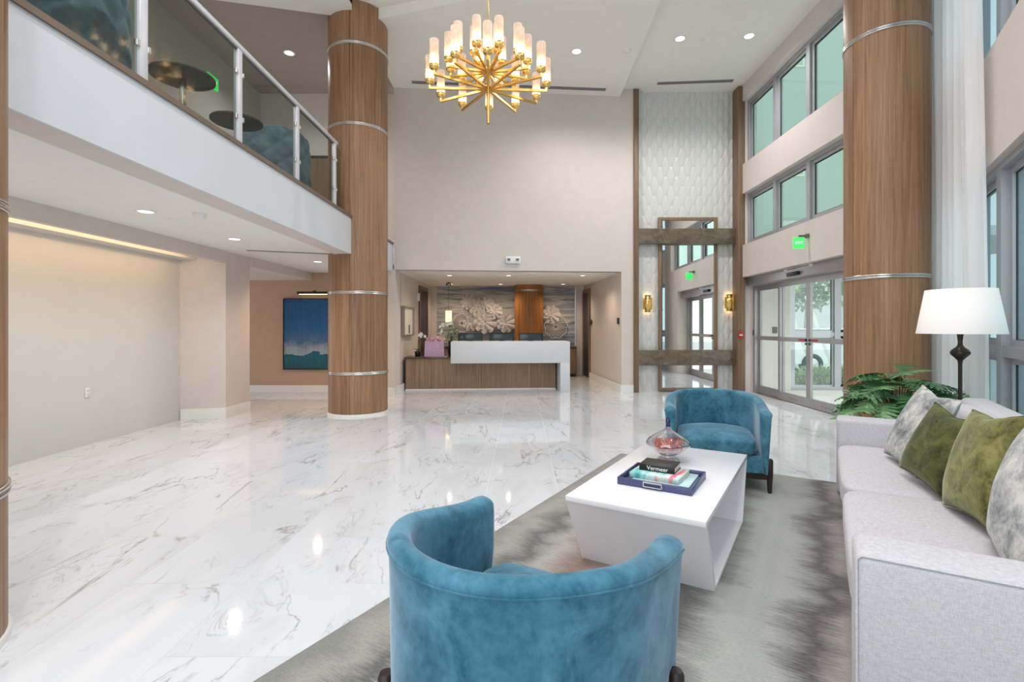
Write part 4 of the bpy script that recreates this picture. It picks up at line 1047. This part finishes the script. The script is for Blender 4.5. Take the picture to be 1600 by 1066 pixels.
column('warm wood half column in front of the slate wallpaper behind the desk', .21, 14.35, .41, [-2.4, -1.57, -.74, 1.57], 2.58, bands=(2.42,), mat='oak_warm')
def flower(px, py, r_px, lacy, seed, lab, dy):
    k = RB / F_PX; x = (px - CX) * k; z = H + (HZ - py) * k; r = r_px * k
    t = thing('paper_flower', lab, 'wall art', (x, RB - .02 - dy, z), 0, 'white paper flowers on the slate wall'); rr = random.Random(seed)
    if lacy:
        n = 26; mb = MB()
        for q in range(n):
            a = 2 * math.pi * q / n; mb.bar((.15 * r * math.cos(a), 0, .15 * r * math.sin(a)), (r * .93 * math.cos(a), -.02, r * .93 * math.sin(a)), .012, .022, (0, 1, 0))
        mb.build('rib_lattice', 'flower_paper', t)
        MB().tube([(r * (1 + .05 * math.sin(9 * a)) * math.cos(a), -.02, r * (1 + .05 * math.sin(9 * a)) * math.sin(a)) for a in [i * 2 * math.pi / 72 for i in range(72)]], .014, 6, closed=True).build('rim', 'flower_paper', t)
        return t
    layers = [(1.0, 9, .0), (.82, 9, .03), (.66, 8, .06), (.50, 8, .085), (.34, 7, .11), (.2, 5, .13)]
    for fr, n, d_ in layers:
        N = 72; ring = []
        for i in range(N):
            a = 2 * math.pi * i / N; w_ = abs(math.sin(n * a / 2 + seed)) ** .5
            ring.append((r * fr * (.80 + .20 * w_) * math.cos(a), -d_ - .09 * w_ * fr, r * fr * (.80 + .20 * w_) * math.sin(a)))
        inner = [(p[0] * .35, -d_ + .0, p[2] * .35) for p in ring]
        mb = MB().add(ring + inner, [(i, (i + 1) % N, N + (i + 1) % N, N + i) for i in range(N)], True)
        mb.build('petal_ring', 'flower_paper', t)
    return t
FL = [(732.6, 472, 12.5, 0, 'upper left flower of the white paper cluster'), (748, 481, 15, 0, 'large upper flower in the middle of the white paper cluster'), (762, 476, 12, 0, 'upper right flower of the white paper cluster'),
      (774, 487, 12, 0, 'right flower of the large white paper cluster'), (736, 505, 13, 0, 'lower left flower of the white paper cluster'), (722, 505, 14, 1, 'open ribbed paper fan at the far left of the cluster'),
      (759, 503, 18.5, 0, 'biggest paper flower at the bottom of the cluster'), (791, 505, 15, 0, 'single paper flower left of the warm wood column'), (861, 492, 15, 0, 'paper flower just right of the warm wood column'), (868, 511, 17.5, 1, 'ribbed paper disc right of the warm wood column')]
for i, (px, py, rp, lc, lab) in enumerate(FL): flower(px, py, rp, lc, i, lab, .02 + .035 * (i % 4))
pn = thing('pendant_lamp', 'small cylinder pendant lamp glowing beside the paper flowers', 'pendant lamp', (-1.94, 13.4, 1.50), 0)
MB().lathe([(.085, 0), (.085, .33), (.08, .33), (.08, 0)], n=28, cap=False).build('shade', 'pendant_shade', pn)
MB().cyl((0, 0), .03, .08, .24, 12).build('bulb', 'bulb', pn)
MB().cyl((0, 0), .005, .24, 1.07, 8).bar((-.08, 0, .32), (.08, 0, .32), .006, .006).build('cord', 'black', pn)
MB().lathe([(.05, 1.08), (.05, 1.06), (.02, 1.05)], n=16).box(-.06, -.03, -.015, .015, 1.0, 1.05).box(.03, .06, -.015, .015, 1.0, 1.05).build('ceiling_mount', 'black', pn)
for lab, xa, xb, nd in (('low brown cabinet behind the right end of the desk', .68, 1.55, 2), ('low brown cabinet behind the monitors, left of the warm wood column', -2.4, -.26, 4)):
    bk = thing('back_cabinet', lab, 'cabinet', ((xa + xb) / 2, RB - .03, 0), 0, 'cabinets along the slate wall'); hl = (xb - xa) / 2
    MB().box(-hl, hl, -.48, 0, .04, .80).build('body', 'dark_wood', bk)
    for k in range(nd):
        MB().bevbox(-hl + k * 2 * hl / nd + .006, -hl + (k + 1) * 2 * hl / nd - .006, -.50, -.48, .09, .79, .003, 1).build('cabinet_door', 'walnut', bk)
    MB().bevbox(-hl, hl, -.52, 0, .80, .84, .004, 1).build('countertop', 'counter_dark', bk)
def hall_door(name, label, p, q, mat='walnut'):
    t = thing(name, label, 'door', (p[0], p[1], 0), math.atan2(q[1] - p[1], q[0] - p[0]), kind='structure'); L = math.hypot(q[0] - p[0], q[1] - p[1])
    MB().box(0, .09, -.03, .03, 0, 2.46).box(L - .09, L, -.03, .03, 0, 2.46).box(.09, L - .09, -.03, .03, 2.36, 2.46).build('door_frame', mat, t)
    lf = MB().box(.09, L - .09, -.012, .012, .01, 2.36).build('door_leaf', 'dark_wood', t)
    MB().cyl((L - .16, 0), .012, 1.0, 1.14, 8).box(L - .2, L - .12, -.05, .05, 1.0, 1.02).build('handle', 'satin_metal', lf)
hall_door('door_3', 'dark wood door on the left wall of the reception', (-2.615, 13.98), (-2.615, 12.85))
hall_door('door_4', 'brown wood door at the end of the right reception wall', (1.872, 13.82), (1.795, 14.66))
pc = thing('framed_picture', 'pale framed picture on the left reception wall', 'picture', (-2.625, 11.5, 1.2), 0)
for y0, y1, z0, z1 in ((-.52, -.49, 0, .66), (.49, .52, 0, .66), (-.49, .49, 0, .03), (-.49, .49, .63, .66)):
    MB().box(0, .075, y0, y1, z0, z1).build('frame_bar', 'door_grey', pc)
MB().box(0, .03, -.49, .49, .03, .63).build('canvas', 'paper', pc)
MB().box(.03, .034, -.48, -.30, .03, .63).box(.03, .034, .1, .2, .05, .25).build('dark_print', 'black', pc)
t = thing('wall_bell', 'small white alarm box beside the dark reception door', 'alarm box', (-2.60, 12.7, 2.15), 0)
MB().bevbox(-.03, .03, -.06, .06, -.1, .1, .01, 2).build('housing', 'plastic_white', t)
for lab, x, y, z in (('small dark thermostat near the corner of the right reception wall', 2.098, 10.98, 1.53), ('small dark card reader beside the brown reception door', 1.872, 13.70, 1.53)):
    t = thing('wall_control', lab, 'control', (x, y, z), R(-4.5)); MB().bevbox(-.02, .02, -.07, .07, -.07, .07, .005, 2).build('housing', 'bronze', t)
    MB().box(-.024, -.02, -.04, .04, -.01, .04).build('display', 'slot_grey', t)
em = thing('emergency_light', 'white twin head emergency light above the reception opening', 'emergency light', (-.18, on_back(-.18) - .005, 2.725), R(4.86))
MB().bevbox(-.155, .155, -.05, 0, 0, .15, .012, 2).build('housing', 'plastic_white', em)
for s_ in (-1, 1):
    h_ = MB().bevbox(s_ * .09 - .045, s_ * .09 + .045, -.075, -.05, .035, .115, .012, 2).build('lamp_head', 'plastic_white', em)
    MB().box(s_ * .09 - .03, s_ * .09 + .03, -.077, -.075, .05, .10).build('lamp_lens', 'slot_grey', h_)

# painting in the hall and its lamp
pa = thing('seascape_painting', 'dark blue seascape painting in black frame on the hall wall', 'painting', (-4.39, 10.80, .49), 0)
MB().box(-.68, .68, -.035, 0, .02, 1.50).build('canvas', 'seascape_paint', pa)
for x0, x1, z0, z1 in ((-.70, -.68, 0, 1.52), (.68, .70, 0, 1.52), (-.68, .68, 0, .02), (-.68, .68, 1.50, 1.52)):
    MB().box(x0, x1, -.045, 0, z0, z1).build('frame_bar', 'black', pa)
pl_ = thing('picture_light', 'dark brass picture light above the seascape', 'picture light', (-4.39, 10.80, 2.12), 0)
MB().tube([(-.34, -.16, 0), (.34, -.16, 0)], .028, 14).build('shade', 'dark_wood', pl_)
MB().box(-.30, .30, -.172, -.148, -.033, -.026).build('lamp_strip', 'led_soft', pl_)
MB().tube([(0, 0, .03), (0, -.08, .05), (0, -.16, .03)], .012, 8).cyl((0, -.16), .03, .0, .04, 12).build('arm', 'dark_wood', pl_)
t = thing('wall_outlet', 'faint white outlet plate low on the blank white wall', 'outlet', (-5.148, 5.98, .62), 0)
MB().bevbox(0, .006, -.035, .035, -.058, .058, .002, 1).build('plate', 'plastic_white', t)
MB().box(.006, .007, -.015, .015, .01, .04).box(.006, .007, -.015, .015, -.04, -.01).build('socket', 'wall_white', t)

# ================================================================== OUTSIDE
struct('ground_outside', MB().box(9.0, 60, -30, 60, -.30, -.14).box(5.0, 9.0, 12.0, 60, -.30, -.14), 'asphalt', 'pale paved ground outside', 'ground')
def leaf_cloud(rr, n, f, L, w_):
    vs = []; fs = []
    for k in range(n):
        c = Vector(f(rr)); d_ = Vector((rr.gauss(0, 1), rr.gauss(0, 1), rr.gauss(0, 1))).normalized() * L * rr.uniform(.6, 1.3)
        s_ = d_.cross(Vector((rr.gauss(0, 1), rr.gauss(0, 1), rr.gauss(0, 1)))).normalized() * w_
        o = len(vs); vs += [c, c + d_ * .5 + s_, c + d_, c + d_ * .5 - s_]; fs.append((o, o + 1, o + 2, o + 3))
    return MB().add(vs, fs)
hd = thing('hedge', 'low green hedge outside the vestibule glazing', 'hedge', (7.6, 12.9, -.14), 0)
leaf_cloud(random.Random(1), 2600, lambda r: (r.uniform(-1.6, 1.8), r.uniform(-.35, .35), r.uniform(.05, .48)), .13, .035).build('foliage', 'leaf_hedge', hd)['kind'] = 'stuff'
for x in (-1.2, -.4, .4, 1.2): MB().cyl((x, 0), .02, 0, .3, 6).build('stem', 'bark', hd)
for x, y, h_, r_, sd, lab in ((9.2, 20.0, 4.6, 1.6, 2, 'pale green tree beyond the parked car'), (13.2, 23.5, 5.6, 2.1, 3, 'bushy green tree at the right behind the parked car'), (17.8, 22.5, 5.0, 1.8, 4, 'green tree mostly hidden behind the wooden column')):
    t = thing('street_tree', lab, 'tree', (x, y, -.14), 0, 'trees across the street')
    MB().tube([(0, 0, 0), (.1, 0, h_ * .4), (0, .1, h_ * .75)], .1, 8, radii=[.13, .1, .05]).build('trunk', 'bark', t)
    def f(r, h_=h_, r_=r_):
        while True:
            v = Vector((r.uniform(-1, 1), r.uniform(-1, 1), r.uniform(-1, 1)))
            if .35 < v.length < 1: return (v.x * r_, v.y * r_, h_ * .72 + v.z * r_ * .85)
    leaf_cloud(random.Random(sd), 2600, f, .26, .07).build('crown', 'leaf_tree', t)['kind'] = 'stuff'
cr = thing('parked_car', 'white car parked beyond the hedge', 'car', (10.6, 17.0, -.14), 0)
prof = [(-2.1, .35), (-2.15, .75), (-2.0, .95), (-1.35, 1.02), (-.75, 1.48), (.9, 1.52), (1.6, 1.05), (2.1, .95), (2.2, .6), (2.15, .35)]
def xprism(pts, y0, y1):
    n = len(pts); vs = [(x, y, z) for y in (y0, y1) for x, z in pts]
    return MB().add(vs, [tuple(range(n)), tuple(range(2 * n - 1, n - 1, -1))] + [(i, n + i, n + (i + 1) % n, (i + 1) % n) for i in range(n)])
xprism(prof, -.85, .85).build('body', 'car_white', cr)
xprism([(-1.2, 1.04), (-.70, 1.42), (.05, 1.44), (.05, 1.04)], -.862, -.85).build('side_window', 'car_glass', cr)
xprism([(.12, 1.04), (.12, 1.44), (.85, 1.44), (1.4, 1.06)], -.862, -.85).build('side_window', 'car_glass', cr)
for x in (-1.3, 1.35):
    mb = MB(); n = 28
    vs = [(x + q * math.cos(2 * math.pi * i / n), y, .34 + q * math.sin(2 * math.pi * i / n)) for q, y in ((.2, -.90), (.34, -.89), (.34, -.68), (.2, -.68)) for i in range(n)]
    w_ = mb.add(vs, [(k * n + i, k * n + (i + 1) % n, ((k + 1) % 4) * n + (i + 1) % n, ((k + 1) % 4) * n + i) for k in range(4) for i in range(n)], True).build('wheel', 'rubber', cr)
    MB().add([(x + .2 * math.cos(2 * math.pi * i / n), -.885, .34 + .2 * math.sin(2 * math.pi * i / n)) for i in range(n)] + [(x, -.90, .34)], [(i, (i + 1) % n, n) for i in range(n)]).build('rim', 'satin_metal', w_)
for i, (x0, x1, lab) in enumerate(((7.55, 8.5, 'leaning pale timber prop outside, left of the pair'), (8.35, 9.25, 'leaning pale timber prop outside, right of the pair'))):
    t = thing('timber_prop', lab, 'pole', (x1, 14.5 + .3 * i, -.14), 0, 'timber props outside the vestibule')
    MB().bar((x0 - x1, 0, 2.45), (0, 0, 0), .09, .06).build('plank', 'bleached_pole', t)
bl = thing('backdrop_building', 'added pale grey building as a backdrop behind the street trees', 'building', (12, 30, -.14), 0)  # added backdrop, sized to set how bright the tinted windows look
MB().box(-10, 9.5, 0, 6, 0, 24).build('wall', 'building_mint', bl)
for i in range(5):
    for j in range(3):
        x = -8 + i * 4; z = 4.0 + j * 6.5
        w_ = MB().box(x - .8, x + .8, -.06, 0, z, z + 2.2).build('window', 'trim_white', bl)
        MB().box(x - .7, x + .7, -.08, -.06, z + .1, z + 2.1).build('pane', 'building_mint', w_)
